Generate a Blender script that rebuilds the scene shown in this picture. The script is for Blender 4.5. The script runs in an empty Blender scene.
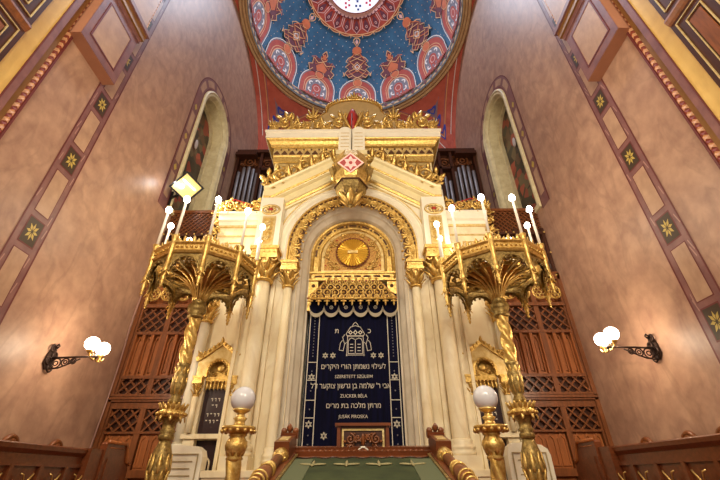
import bpy, bmesh, math, random
from mathutils import Matrix, Vector
random.seed(7)
S = bpy.context.scene
C = S.collection
PI = math.pi
rad = math.radians

# ------------------------------------------------------------------ materials
def lin(c):
    return tuple(((v/255)/12.92 if v/255 <= .04045 else ((v/255+.055)/1.055)**2.4) for v in c)

def mat(name, rgb, rough=.5, metal=0., var=0., scale=4., rgb2=None, bump=0., bscale=None, emit=0., ergb=None, detail=4., spec=.5, stretch=None, coat=0.):
    m = bpy.data.materials.new(name); m.use_nodes = True
    nt = m.node_tree; n = nt.nodes; L = nt.links
    b = n['Principled BSDF']
    c = lin(rgb)
    b.inputs['Base Color'].default_value = (*c, 1)
    b.inputs['Roughness'].default_value = rough
    b.inputs['Metallic'].default_value = metal
    b.inputs['Specular IOR Level'].default_value = spec
    if coat: b.inputs['Coat Weight'].default_value = coat
    if var or rgb2 or bump:
        tc = n.new('ShaderNodeTexCoord'); mp = n.new('ShaderNodeMapping')
        L.new(tc.outputs['Object'], mp.inputs['Vector'])
        if stretch: mp.inputs['Scale'].default_value = stretch
    if var or rgb2:
        nz = n.new('ShaderNodeTexNoise'); nz.inputs['Scale'].default_value = scale
        nz.inputs['Detail'].default_value = detail; nz.inputs['Roughness'].default_value = .6
        L.new(mp.outputs['Vector'], nz.inputs['Vector'])
        cr = n.new('ShaderNodeValToRGB')
        c2 = lin(rgb2) if rgb2 else tuple(v*(1-var) for v in c)
        cr.color_ramp.elements[0].position = .34; cr.color_ramp.elements[1].position = .66
        cr.color_ramp.elements[0].color = (*c2, 1); cr.color_ramp.elements[1].color = (*c, 1)
        L.new(nz.outputs['Fac'], cr.inputs['Fac']); L.new(cr.outputs['Color'], b.inputs['Base Color'])
    if bump:
        nb = n.new('ShaderNodeTexNoise'); nb.inputs['Scale'].default_value = bscale or scale*3; nb.inputs['Detail'].default_value = 3
        L.new(mp.outputs['Vector'], nb.inputs['Vector'])
        bp = n.new('ShaderNodeBump'); bp.inputs['Strength'].default_value = bump; bp.inputs['Distance'].default_value = .03
        L.new(nb.outputs['Fac'], bp.inputs['Height']); L.new(bp.outputs['Normal'], b.inputs['Normal'])
    if emit:
        b.inputs['Emission Color'].default_value = (*lin(ergb or rgb), 1); b.inputs['Emission Strength'].default_value = emit
    return m

def plaster(name, a, b_, vein, fac=.16, sc=.9):
    # marbled stucco: two noise scales and thin darker veins
    m = mat(name, a, .42, 0, rgb2=b_, scale=sc, detail=9, bump=.04, bscale=9)
    nt = m.node_tree; n = nt.nodes; L = nt.links; bs = n['Principled BSDF']
    base = bs.inputs['Base Color'].links[0].from_socket
    tc = n.new('ShaderNodeTexCoord')
    mp = n.new('ShaderNodeMapping'); mp.inputs['Rotation'].default_value = (.5, 0, 0); mp.inputs['Scale'].default_value = (1, 1.0, .45)
    L.new(tc.outputs['Object'], mp.inputs['Vector'])
    w = n.new('ShaderNodeTexNoise'); w.inputs['Scale'].default_value = 1.6; w.inputs['Detail'].default_value = 8; w.inputs['Distortion'].default_value = .7
    L.new(mp.outputs['Vector'], w.inputs['Vector'])
    r = n.new('ShaderNodeValToRGB'); e = r.color_ramp.elements
    e[0].position = .44; e[0].color = (0, 0, 0, 1); e[1].position = .56; e[1].color = (0, 0, 0, 1)
    k = r.color_ramp.elements.new(.5); k.color = (fac, fac, fac, 1)
    L.new(w.outputs['Fac'], r.inputs['Fac'])
    mx = n.new('ShaderNodeMixRGB'); mx.inputs[2].default_value = (*lin(vein), 1)
    L.new(r.outputs['Color'], mx.inputs[0]); L.new(base, mx.inputs[1]); L.new(mx.outputs[0], bs.inputs['Base Color'])
    return m

wallm = plaster('wall_stucco', (186, 148, 122), (160, 122, 102), (112, 78, 68), .24, 2.3)
panelm = plaster('panel_stucco', (190, 154, 124), (166, 130, 106), (140, 104, 84), .2, 2.0)
yellowm = plaster('yellow_marble', (246, 208, 122), (228, 186, 100), (190, 140, 66))  # tone raised to stand in for light falling on the strip
marble = plaster('cream_marble', (242, 230, 196), (230, 212, 170), (200, 170, 122), .3, 1.2)
greym = plaster('grey_marble', (222, 212, 190), (202, 190, 166), (176, 158, 130), .25, 1.4)
white = mat('white_marble', (244, 236, 212), .35, var=.08, scale=3)
cream = mat('cream_gilt_paint', (242, 226, 172), .4, .1, var=.1, scale=5)
gold = mat('gold_leaf', (234, 200, 120), .36, .66, rgb2=(190, 148, 68), scale=14, bump=.22, bscale=40)
goldd = mat('old_gold', (176, 148, 84), .42, .6, rgb2=(108, 84, 40), scale=16, bump=.25, bscale=44)
goldp = mat('pale_gold', (226, 204, 146), .38, .5, rgb2=(206, 172, 100), scale=8, bump=.2, bscale=40)
goldr = mat('bright_gold_rays', (240, 190, 70), .3, .75)
fieldm = mat('mosaic_gold_field', (206, 160, 74), .45, .45, rgb2=(150, 96, 48), scale=22, detail=2)
brownhole = mat('brown_recess', (84, 48, 22), .7)
redm = mat('red_enamel', (170, 40, 32), .5)
tan = mat('tan_gilding', (196, 166, 112), .5, .2, var=.15, scale=4)
pinkstar = mat('pink_star', (246, 190, 176), .5, emit=.35)
greyrel = mat('grey_gold_relief', (186, 168, 124), .5, .2, rgb2=(160, 140, 100), scale=10, bump=.4, bscale=16)
wood = mat('walnut_wood', (136, 78, 40), .38, var=.42, scale=3, stretch=(6, 6, .7), detail=6)
woodl = mat('oak_panel', (172, 100, 50), .4, var=.35, scale=3, stretch=(7, 7, .6), detail=6)
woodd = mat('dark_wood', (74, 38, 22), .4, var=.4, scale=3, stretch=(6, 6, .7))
woodr = mat('red_mahogany', (116, 60, 30), .3, var=.4, scale=3, stretch=(.8, 5, 5), detail=6)
iron = mat('dark_bronze', (52, 34, 26), .45, .5, bump=.2, bscale=30)
brass = mat('brass', (206, 170, 100), .3, .8)
pipem = mat('tin_pipe', (140, 132, 132), .45, .35, var=.2, scale=3)
bulbm = mat('lit_bulb', (255, 248, 235), .3, emit=22, ergb=(255, 244, 226))
globeon = mat('lit_globe', (255, 250, 240), .3, emit=11, ergb=(255, 240, 214))
globeoff = mat('opal_globe', (222, 222, 224), .18, coat=.3)
candlem = mat('candle_sleeve', (246, 240, 224), .4)
velvet = mat('navy_velvet', (11, 13, 44), .9, rgb2=(6, 7, 26), scale=2, stretch=(6, 1, .4), spec=.15)
thread = mat('silver_thread', (206, 198, 180), .6)
threadd = mat('dim_thread', (128, 124, 134), .7)
fringe = mat('fringe', (176, 164, 140), .7, bump=.5, bscale=60)
plaque = mat('dark_plaque', (44, 20, 24), .35)
terra = mat('terracotta_paint', (178, 122, 92), .5, var=.12, scale=3)
purp = mat('mauve_marble', (138, 94, 88), .42, rgb2=(114, 74, 74), scale=3, detail=6)
purl = mat('mauve_light_vein', (170, 128, 116), .45)
maroon = mat('maroon_line', (104, 42, 40), .5)
stardark = mat('dark_green_inlay', (62, 44, 26), .5)
starg = mat('yellow_inlay', (190, 164, 78), .45)
gbrown = mat('bronze_paint', (150, 104, 52), .4, .3, var=.2, scale=5)
ropel = mat('rope_light', (232, 176, 130), .45)
roped = mat('rope_red', (150, 66, 44), .5)
blue = mat('dome_blue', (44, 92, 124), .75, rgb2=(30, 68, 98), scale=1.2, detail=5)
dred = mat('dome_red', (176, 70, 52), .7, rgb2=(156, 54, 42), scale=2)
dorange = mat('dome_orange', (200, 104, 62), .7, var=.15, scale=4)
dtan = mat('dome_tan', (214, 160, 112), .6)
dpurp = mat('dome_purple', (98, 40, 52), .7)
dgrey = mat('dome_grey', (132, 122, 128), .7, rgb2=(98, 96, 112), scale=10)
dteal = mat('dome_mosaic', (96, 96, 92), .8, rgb2=(58, 62, 66), scale=9)
dwhite = mat('dome_white', (226, 216, 212), .7)
dpink = mat('dome_pink', (214, 164, 156), .7)
ringm = mat('dome_ring_stone', (206, 172, 128), .55, rgb2=(186, 148, 106), scale=3)
ringd = mat('dome_ring_line', (128, 92, 66), .6)
penred = mat('pendentive_red', (200, 100, 80), .65, rgb2=(182, 84, 68), scale=2)
penmauve = mat('pendentive_mauve', (140, 112, 124), .65)
penblue = mat('pendentive_blue', (52, 70, 170), .6)
skyglass = mat('skylight_glass', (236, 240, 250), .3, emit=1.0, ergb=(226, 236, 255))
skyblue = mat('skylight_blue', (70, 90, 150), .3, emit=.5)
skyred = mat('skylight_red', (190, 70, 90), .3, emit=.7)
stone = mat('window_stone', (226, 214, 172), .5, rgb2=(206, 190, 146), scale=4)
floorm = mat('floor_parquet', (120, 78, 48), .4, var=.3, scale=2, stretch=(1, 6, 1))
carpet = mat('carpet', (110, 40, 34), .9, var=.2, scale=20)
green = mat('green_cloth', (64, 72, 42), .8, rgb2=(46, 54, 32), scale=5, spec=.2)
greenl = mat('green_cloth_pale', (86, 92, 60), .8)
olive = mat('olive_thread', (146, 136, 92), .7)
enb = mat('enamel_brown', (128, 60, 34), .5)
cabl = mat('cable_black', (24, 20, 20), .5)
lampglass = mat('lamp_glass', (240, 214, 130), .3, emit=.55, ergb=(255, 226, 140))

def glass_mat():
    m = mat('stained_glass', (60, 30, 24), .3)
    nt = m.node_tree; n = nt.nodes; L = nt.links; b = n['Principled BSDF']
    tc = n.new('ShaderNodeTexCoord'); v = n.new('ShaderNodeTexVoronoi'); v.inputs['Scale'].default_value = 2.6
    L.new(tc.outputs['Object'], v.inputs['Vector'])
    cr = n.new('ShaderNodeValToRGB'); cr.color_ramp.interpolation = 'CONSTANT'
    e = cr.color_ramp.elements
    for p, c in ((.0, (44, 26, 20)), (.3, (96, 60, 40)), (.5, (150, 50, 36)), (.62, (50, 44, 36)), (.8, (110, 90, 60)), (.93, (170, 70, 50))):
        k = e[0] if p == 0 else e.new(p); k.color = (*lin(c), 1)
    sp = n.new('ShaderNodeSeparateColor'); L.new(v.outputs['Color'], sp.inputs[0]); L.new(sp.outputs[0], cr.inputs['Fac'])
    L.new(cr.outputs['Color'], b.inputs['Base Color']); L.new(cr.outputs['Color'], b.inputs['Emission Color'])
    b.inputs['Emission Strength'].default_value = .05
    return m
sglass = glass_mat()

# ------------------------------------------------------------------ mesh builder
class MB:
    def __init__(s): s.V = []; s.F = []; s.I = []; s.S = []; s.mi = 0; s.sm = False; s.M = None
    def v(s, x, y, z):
        if s.M is not None:
            p = s.M @ Vector((x, y, z)); x, y, z = p
        s.V.append((x, y, z)); return len(s.V)-1
    def f(s, *i): s.F.append(i); s.I.append(s.mi); s.S.append(s.sm)
    def poly(s, pts): s.f(*[s.v(*p) for p in pts])
    def box(s, x0, x1, y0, y1, z0, z1):
        k = s.sm; s.sm = False
        a = [s.v(x, y, z) for z in (z0, z1) for x, y in ((x0, y0), (x1, y0), (x1, y1), (x0, y1))]
        s.f(a[3], a[2], a[1], a[0]); s.f(*a[4:])
        for i in range(4): s.f(a[i], a[(i+1) % 4], a[4+(i+1) % 4], a[4+i])
        s.sm = k
    def bar(s, p, q, w, h, up=(0, 0, 1)):
        # rectangular bar from p to q
        p = Vector(p); q = Vector(q); d = (q-p).normalized(); u = Vector(up)
        if abs(d.dot(u)) > .98: u = Vector((0, 1, 0))
        a = d.cross(u).normalized()*w/2; b = a.cross(d).normalized()*h/2
        i = [s.v(*(c+x*a+y*b)) for c in (p, q) for x, y in ((-1, -1), (1, -1), (1, 1), (-1, 1))]
        k = s.sm; s.sm = False
        s.f(i[3], i[2], i[1], i[0]); s.f(*i[4:])
        for j in range(4): s.f(i[j], i[(j+1) % 4], i[4+(j+1) % 4], i[4+j])
        s.sm = k
    def prism(s, pts, plane, w0, w1):
        fn = PL[plane]
        a = [s.v(*fn(u, v, w0)) for u, v in pts]; b = [s.v(*fn(u, v, w1)) for u, v in pts]
        k = s.sm; s.sm = False
        s.f(*a); s.f(*reversed(b)); n = len(pts)
        for i in range(n): s.f(a[i], b[i], b[(i+1) % n], a[(i+1) % n])
        s.sm = k
    def lathe(s, prof, cx, cy, seg=16, twist=None, smooth=True, mod=None, a0=0., ysq=1.):
        k = s.sm; s.sm = smooth; R = []
        for (r, z) in prof:
            row = []
            for i in range(seg):
                a = a0+2*PI*i/seg
                q = r*(mod(a, z) if mod else 1)
                row.append(s.v(cx+q*math.cos(a), cy+q*math.sin(a)*ysq, z))
            R.append(row)
        for A, B in zip(R, R[1:]):
            for i in range(seg): s.f(A[i], A[(i+1) % seg], B[(i+1) % seg], B[i])
        s.f(*reversed(R[0])); s.f(*R[-1]); s.sm = k
    def ball(s, c, r, seg=10, rings=6, sq=(1, 1, 1)):
        k = s.sm; s.sm = True; R = []
        t = s.v(c[0], c[1], c[2]+r*sq[2]); b = s.v(c[0], c[1], c[2]-r*sq[2])
        for j in range(1, rings):
            e = PI/2-PI*j/rings
            R.append([s.v(c[0]+r*sq[0]*math.cos(e)*math.cos(2*PI*i/seg), c[1]+r*sq[1]*math.cos(e)*math.sin(2*PI*i/seg), c[2]+r*sq[2]*math.sin(e)) for i in range(seg)])
        for i in range(seg):
            s.f(t, R[0][i], R[0][(i+1) % seg]); s.f(b, R[-1][(i+1) % seg], R[-1][i])
        for A, B in zip(R, R[1:]):
            for i in range(seg): s.f(A[i], B[i], B[(i+1) % seg], A[(i+1) % seg])
        s.sm = k
    def tube(s, pts, r, seg=6, closed=False):
        pts = [Vector(p) for p in pts]; n = len(pts); k = s.sm; s.sm = True
        if not isinstance(r, (list, tuple)): r = [r]*n
        R = []; u = None
        for i, p in enumerate(pts):
            if closed: d = pts[(i+1) % n]-pts[i-1]
            else: d = pts[min(i+1, n-1)]-pts[max(i-1, 0)]
            if d.length < 1e-9: d = Vector((0, 0, 1))
            d.normalize()
            if u is None:
                u = Vector((0, 1, 0)) if abs(d.y) < .9 else Vector((1, 0, 0))
            u = (u-d*u.dot(d))
            if u.length < 1e-6: u = d.orthogonal()
            u.normalize(); w = d.cross(u)
            R.append([s.v(*(p+r[i]*(math.cos(2*PI*j/seg)*u+math.sin(2*PI*j/seg)*w))) for j in range(seg)])
        pr = list(zip(R, R[1:]))+([(R[-1], R[0])] if closed else [])
        for A, B in pr:
            for j in range(seg): s.f(A[j], A[(j+1) % seg], B[(j+1) % seg], B[j])
        if not closed: s.f(*reversed(R[0])); s.f(*R[-1])
        s.sm = k
    def torus(s, c, R, r, plane='xz', seg=18, ts=6, a0=0, a1=2*PI, sq=1.):
        fn = PL[plane]; full = abs(a1-a0-2*PI) < 1e-6
        N = seg if full else seg+1
        u0, v0, w0 = INV[plane](*c)
        pts = [fn(u0+R*math.cos(a0+(a1-a0)*i/seg), v0+R*sq*math.sin(a0+(a1-a0)*i/seg), w0) for i in range(N)]
        s.tube(pts, r, ts, closed=full)
    def leaf(s, b, d, n, L, W, curl=.3, th=.02):
        b = Vector(b); d = Vector(d).normalized(); n = Vector(n).normalized(); a = d.cross(n).normalized()
        k = s.sm; s.sm = True; rows = []
        for t, w in ((0, .3), (.25, .8), (.5, 1), (.75, .7), (.93, .35), (1, .03)):
            c = b+d*L*t*(1-.25*abs(curl)*t)+n*L*curl*t*t
            rows.append([s.v(*(c-a*W/2*w)), s.v(*(c+n*(th+W*.15*w))), s.v(*(c+a*W/2*w)), s.v(*(c-n*th))])
        for A, B in zip(rows, rows[1:]):
            for j in range(4): s.f(A[j], A[(j+1) % 4], B[(j+1) % 4], B[j])
        s.f(*reversed(rows[0])); s.f(*rows[-1]); s.sm = k
    def scroll(s, c, r, a0, turns, sg, th, y, leaves=3, lw=.5):
        # volute in the xz plane with leaves springing from its outside
        N = int(18*turns)+2; pts = []; rr = []
        for i in range(N):
            t = i/(N-1); q = r*(1-.8*t); a = a0+sg*2*PI*turns*t
            pts.append((c[0]+q*math.cos(a), y-.25*th*math.sin(PI*t), c[1]+q*math.sin(a))); rr.append(th*(1-.45*t))
        s.tube(pts, rr, 6)
        s.ball((pts[-1][0], y-th*.4, pts[-1][2]), th*1.35, 8, 5)
        for k in range(leaves):
            a = a0+sg*2*PI*(.08+.75*k/max(1, leaves))
            p = (c[0]+r*.9*math.cos(a), y, c[1]+r*.9*math.sin(a))
            t = a+sg*PI/2*.55
            s.leaf(p, (math.cos(t), -.25, math.sin(t)), (0, -1, 0), r*.85, r*lw, .25, th*.3)
    def sweep(s, path, prof, plane, closed=False, smooth=False):
        fn = PL[plane]; n = len(path); k = s.sm; s.sm = smooth; R = []
        def nrm(a, b):
            d = (b[0]-a[0], b[1]-a[1]); l = math.hypot(*d) or 1; return (-d[1]/l, d[0]/l)
        for i, p in enumerate(path):
            if closed: n1 = nrm(path[i-1], p); n2 = nrm(p, path[(i+1) % n])
            else:
                n1 = nrm(path[i-1], p) if i else nrm(p, path[1])
                n2 = nrm(p, path[i+1]) if i < n-1 else n1
            q = 1+n1[0]*n2[0]+n1[1]*n2[1]; m = ((n1[0]+n2[0])/q, (n1[1]+n2[1])/q)
            R.append([s.v(*fn(p[0]+m[0]*a, p[1]+m[1]*a, w)) for a, w in prof])
        for A, B in list(zip(R, R[1:]))+([(R[-1], R[0])] if closed else []):
            for j in range(len(prof)-1): s.f(A[j], A[j+1], B[j+1], B[j])
        if not closed and len(prof) > 2: s.f(*R[0]); s.f(*reversed(R[-1]))
        s.sm = k
    def build(s, name, mats, parent=None):
        if not isinstance(mats, (list, tuple)): mats = [mats]
        r = parent
        while r is not None and r.parent is not None: r = r.parent
        if r is not None: off = Vector(r.location)
        else:
            xs, ys, zs = zip(*s.V); off = Vector(((min(xs)+max(xs))/2, (min(ys)+max(ys))/2, min(zs)))
        me = bpy.data.meshes.new(name)
        me.from_pydata([(x-off.x, y-off.y, z-off.z) for x, y, z in s.V], [], s.F)
        for m in mats: me.materials.append(m)
        me.polygons.foreach_set('material_index', s.I)
        me.polygons.foreach_set('use_smooth', s.S); me.validate(); me.update()
        o = bpy.data.objects.new(name, me); C.objects.link(o)
        if parent is None: o.location = off
        else: o.parent = parent
        return o

PL = {'xz': lambda u, v, w: (u, w, v), 'xy': lambda u, v, w: (u, v, w), 'yz': lambda u, v, w: (w, u, v)}
INV = {'xz': lambda x, y, z: (x, z, y), 'xy': lambda x, y, z: (x, y, z), 'yz': lambda x, y, z: (y, z, x)}

def arch(cx, zc, R, z0, n=28, top=1.):
    return [(cx-R, z0)]+[(cx+R*math.cos(PI-PI*i/n), zc+top*R*math.sin(PI*i/n)) for i in range(n+1)]+[(cx+R, z0)]

def tag(o, label, cat, group=None):
    o['label'] = label; o['category'] = cat
    if group: o['group'] = group
    return o
def thing(name, label, cat, loc, group=None):
    o = bpy.data.objects.new(name, None); C.objects.link(o); o.location = loc; o.empty_display_size = .2
    return tag(o, label, cat, group)
def struct(o): o['kind'] = 'structure'; return o
def dup(o, loc=None, label=None, mirror=False, parent=None):
    c = o.copy(); C.objects.link(c); c.parent = parent
    if loc is not None: c.location = loc
    if label: c['label'] = label
    if mirror: c.scale = (-1, 1, 1)
    for ch in list(o.children): dup(ch, parent=c)
    return c
def text_mesh(body, size, fn, z_off=0., spread=1.):
    cu = bpy.data.curves.new('txt', 'FONT'); cu.body = body; cu.size = size; cu.align_x = 'CENTER'; cu.extrude = 0; cu.resolution_u = 3; cu.offset = size*.002
    o = bpy.data.objects.new('txt', cu); C.objects.link(o)
    me = bpy.data.meshes.new_from_object(o.evaluated_get(bpy.context.evaluated_depsgraph_get()))
    vs = [fn(v.co.x*spread, v.co.y) for v in me.vertices]; fs = [tuple(p.vertices) for p in me.polygons]
    bpy.data.objects.remove(o); bpy.data.curves.remove(cu); bpy.data.meshes.remove(me)
    return vs, fs
def add_text(m, body, size, fn, spread=1.):
    vs, fs = text_mesh(body, size, fn, spread=spread); b = len(m.V)
    for p in vs: m.v(*p)
    for f in fs: m.f(*[b+i for i in f])

# ------------------------------------------------------------------ the room
W = 6.3; D = 11.5; R = 6.3; ZC = 16.7; H = 23.0; PF = .9      # half width, dome centre, spring, ring, platform floor
m = MB(); m.box(-8.5, 8.5, -8, 19, -.2, 0); struct(m.build('floor', floorm))
m = MB(); m.box(-6.3, 6.3, 1.6, 17.8, 0.001, PF)
for i in range(4): m.box(-6.3, 6.3, 1.6-.32*(4-i), 1.6, 0.001, PF*(i+1)/5)
struct(m.build('floor_platform', carpet))

WY0, WY1, WSILL, WSPR = 10.35, 12.85, 9.45, 15.0
WC = (WY0+WY1)/2; WR = (WY1-WY0)/2
def wall_top(y):
    if y < D-R: return ZC
    return ZC+math.sqrt(max(0, R*R-(y-D)**2))
def side_wall(sx, name):
    m = MB(); ys = sorted(set([-2, 1, 3, 5.199, 5.2]+[5.2+12.6*(1-math.cos(PI*i/40))/2 for i in range(41)]+[WY0+(WY1-WY0)*(1-math.cos(PI*i/20))/2 for i in range(21)]))
    for x in (sx*W, sx*(W+.9)):
        for a, b in zip(ys, ys[1:]):
            ta, tb = wall_top(a), wall_top(b)
            if a >= WY0-1e-6 and b <= WY1+1e-6:
                za = WSPR+math.sqrt(max(0, WR*WR-(a-WC)**2)); zb = WSPR+math.sqrt(max(0, WR*WR-(b-WC)**2))
                m.poly([(x, a, 0), (x, b, 0), (x, b, WSILL), (x, a, WSILL)])
                m.poly([(x, a, za), (x, b, zb), (x, b, tb), (x, a, ta)])
            else: m.poly([(x, a, 0), (x, b, 0), (x, b, tb), (x, a, ta)])
    for i in range(len(ys)-1):
        a, b = ys[i], ys[i+1]
        m.poly([(sx*W, a, wall_top(a)), (sx*W, b, wall_top(b)), (sx*(W+.9), b, wall_top(b)), (sx*(W+.9), a, wall_top(a))])
    struct(m.build(name, wallm))
side_wall(-1, 'wall_left'); side_wall(1, 'wall_right')
m = MB(); m.box(-W-.9, W+.9, 17.8, 18.2, 0, 23.2); struct(m.build('wall_back', purp))

# windows with stone frames in the side walls
for n_, sx in ((1, -1), (2, 1)):
    m = MB(); p = arch(WC, WSPR, WR, WSILL)
    if sx > 0: pass
    X = lambda d: sx*(W+d)
    m.sweep(p, [(.26, X(.0)), (.26, X(-.06)), (.19, X(-.09)), (.12, X(-.05)), (.06, X(-.05)), (0.0, X(0)), (-.04, X(.1)), (-.10, X(.12)), (-.12, X(.55)), (-.2, X(.56)), (-.2, X(.8)), (.0, X(.85))], 'yz', smooth=False)
    m.box(*sorted((X(-.08), X(.8))), WY0-.25, WY1+.25, WSILL-.18, WSILL)
    f = struct(m.build('window_%d' % n_, stone))
    g = MB(); pp = arch(WC, WSPR, WR-.1, WSILL)
    g.f(*[g.v(X(.7), u, v) for u, v in pp])
    struct(g.build('window_glass', sglass, f))
    g = MB(); g.ball((X(.66), WC+.1, 14.0), .22, 10, 6, (.2, .6, 1.2)); struct(g.build('window_shield', dwhite, f))

# painted bands on the walls: mauve marble borders, stucco panels, star inlays
def band_piece(m, sx, y0, y1, z0, z1, d=.004):
    x = sx*(W-d); m.poly([(x, y0, z0), (x, y1, z0), (x, y1, z1), (x, y0, z1)])
for n_, sx in ((1, -1), (2, 1)):
    m = MB(); YB = 6.2; hw = .33
    m.mi = 0; band_piece(m, sx, YB-hw, YB+hw, 1.4, 16.5, .004)
    m.mi = 4
    for e in (-1, 1): band_piece(m, sx, YB+e*hw-.018, YB+e*hw+.018, 1.4, 16.5, .007)
    zs = [3.83+1.925*k for k in range(-1, 7)]
    for k, z in enumerate(zs):
        # star inlay in a square
        m.mi = 4; band_piece(m, sx, YB-.2, YB+.2, z-.3, z+.3, .008)
        m.mi = 2; band_piece(m, sx, YB-.175, YB+.175, z-.27, z+.27, .011)
        m.mi = 3
        for j in range(8):
            a = PI/4*j; x = sx*(W-.015); ca, sa = math.cos(a), math.sin(a); L = .15 if j % 2 else .14
            q = lambda r, t: (x, YB+r*math.cos(a+t), z+1.4*r*math.sin(a+t))
            m.poly([q(.02, 0), q(L*.55, .33), q(L, 0), q(L*.55, -.33)])
        m.mi = 4; band_piece(m, sx, YB-.2, YB+.2, z+.43-.02, z+1.49+.02, .008)
        m.mi = 1; band_piece(m, sx, YB-.18, YB+.18, z+.43, z+1.49, .011)
    # pale marbling streaks in the mauve border
    m.mi = 5; rnd = random.Random(3+n_)
    for k in range(34):
        z = 1.6+14.6*(k+rnd.random())/34; e = rnd.choice((-1, 1)); y = YB+e*.26+rnd.uniform(-.03, .03); w = rnd.uniform(.015, .035); x = sx*(W-.0065)
        m.poly([(x, y-w, z), (x, y-w+.02, z-.02), (x, y+w, z+.2), (x, y+w-.02, z+.22)])
    struct(m.build('trim_%d' % n_, [purp, panelm, stardark, starg, maroon, purl]))
    # band around the window arch
    m = MB(); p = arch(WC, WSPR, WR, WSILL-.3, 36)
    xx = lambda d: sx*(W-d)
    m.mi = 0; m.sweep(p, [(.3, xx(.004)), (.78, xx(.004))], 'yz')
    m.mi = 1
    for a_ in (.3, .78): m.sweep(p, [(a_-.025, xx(.008)), (a_+.025, xx(.008))], 'yz')
    # stucco panels between small inlays
    m.mi = 2; zz = WSILL
    for z in (9.6, 11.15, 12.7):
        for e in (-1, 1):
            yy = WC+e*(WR+.54); m.poly([(xx(.008), yy-.14, z), (xx(.008), yy+.14, z), (xx(.008), yy+.14, z+1.05), (xx(.008), yy-.14, z+1.05)])
    for k in range(6):
        a0 = PI*(k+.14)/6; a1 = PI*(k+.86)/6
        q = [(WC+r*math.cos(a0+(a1-a0)*i/5), WSPR+r*math.sin(a0+(a1-a0)*i/5)) for r in (WR+.4, WR+.68) for i in range(6)]
        for i in range(5): m.poly([(xx(.008), *q[i]), (xx(.008), *q[i+1]), (xx(.008), *q[i+7]), (xx(.008), *q[i+6])])
    m.mi = 3
    for z in (10.9, 12.45, 14.1):
        for e in (-1, 1):
            yy = WC+e*(WR+.54); m.poly([(xx(.01), yy, z-.16), (xx(.01), yy+.11, z), (xx(.01), yy, z+.16), (xx(.01), yy-.11, z)])
    struct(m.build('trim_%d' % (n_+2), [purp, maroon, panelm, starg]))

# front piers: rope moulding, bronze fillet, mauve edge, yellow marble, impost block
for n_, sx in ((5, -1), (6, 1)):
    m = MB(); P_ = lambda d: sx*(W-d)
    def vs(mi, y0, y1, d, z0=0., z1=24):
        m.mi = mi; m.box(*sorted((P_(d), P_(-.05))), y0, y1, z0, z1)
    vs(3, 4.70, 4.74, .05); vs(2, 4.56, 4.70, .03); vs(3, 4.53, 4.56, .05)
    vs(1, 4.40, 4.53, .10); vs(0, 4.27, 4.40, .15); vs(3, 4.25, 4.27, .155); vs(4, 3.93, 4.25, .13); vs(0, 3.84, 3.93, .16)
    # rope: alternate light and red beads
    for k in range(130):
        z = 5+.1*k; m.mi = 5 if k % 2 else 6
        m.poly([(P_(.035), 4.57, z), (P_(.06), 4.63, z+.06), (P_(.035), 4.69, z+.05), (P_(.035), 4.69, z+.15), (P_(.06), 4.63, z+.16), (P_(.035), 4.57, z+.10)])
    m.mi = 0; m.box(*sorted((P_(.31), P_(.1))), 4.61, 5.94, 10.06, 15.4)
    # impost block with a framed stucco panel and a cornice on top
    m.mi = 7; m.box(*sorted((P_(.30), P_(0))), 4.60, 5.95, 10.05, 15.5)
    m.mi = 3; m.sweep([(4.8, 10.33), (5.72, 10.33), (5.72, 11.7), (4.8, 11.7)], [(-.02, P_(.302)), (-.02, P_(.325)), (.02, P_(.325)), (.02, P_(.302))], 'yz', True)
    m.mi = 8; m.box(*sorted((P_(.316), P_(.2))), 4.8, 5.72, 10.33, 11.7)
    m.mi = 0; m.box(*sorted((P_(.34), P_(.2))), 4.58, 5.98, 11.95, 12.1)
    m.mi = 1; m.box(*sorted((P_(.40), P_(.2))), 4.55, 6.02, 12.1, 12.35)
    m.mi = 0; m.box(*sorted((P_(.46), P_(.2))), 4.52, 6.08, 12.35, 12.5)
    m.mi = 8; m.box(*sorted((P_(.36), P_(.2))), 4.8, 5.9, 12.62, 15.2)
    m.mi = 5
    for k in range(16): m.box(*sorted((P_(.33), P_(.2))), 5.92, 5.97, 12.6+.16*k, 12.7+.16*k)
    struct(m.build('trim_%d' % n_, [purp, gbrown, roped, maroon, yellowm, ropel, roped, terra, panelm]))
# gallery front at the near ends of the walls: dark panelling outlined with gilt fillets
for sx in (-1, 1):
    side = 'left' if sx < 0 else 'right'
    t = thing('gallery_panelling', 'dark gilt-lined gallery panelling on the %s wall, beside yellow marble strip' % side, 'panelling', (sx*6.1, 2.2, 0))
    m = MB(); m.box(*sorted((sx*(W-.3), sx*(W-.01))), .8, 3.84, .0, 13); m.build('carcass', woodd, t)
    m = MB(); m.sweep([(.8, 8.75), (3.84, 8.75)], [(-.1, sx*(W-.3)), (-.06, sx*(W-.33)), (.02, sx*(W-.36)), (.1, sx*(W-.33)), (.12, sx*(W-.3))], 'yz'); m.build('cornice_rail', wood, t)
    m = MB()
    for y0, y1, z0, z1 in ((3.1, 3.74, 9.0, 12.9), (1.0, 2.95, 9.0, 12.9), (3.1, 3.74, 6.0, 8.55), (1.0, 2.95, 6.0, 8.55)):
        for k in (0, .16):
            x0 = sx*(W-.3)
            m.sweep([(y0+k, z0+k), (y1-k, z0+k), (y1-k, z1-k), (y0+k, z1-k)], [(-.01, x0), (-.01, x0-sx*.02), (.01, x0-sx*.02), (.01, x0)], 'yz', True)
    m.build('gilt_fillet', goldp, t)
    for y0, y1, z0, z1 in ((3.3, 3.54, 9.25, 12.6), (1.35, 2.6, 9.25, 12.6), (3.3, 3.54, 6.3, 8.3), (1.35, 2.6, 6.3, 8.3)):
        m = MB(); m.box(*sorted((sx*(W-.31), sx*(W-.33))), y0, y1, z0, z1); m.build('panel', wood, t)

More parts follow.
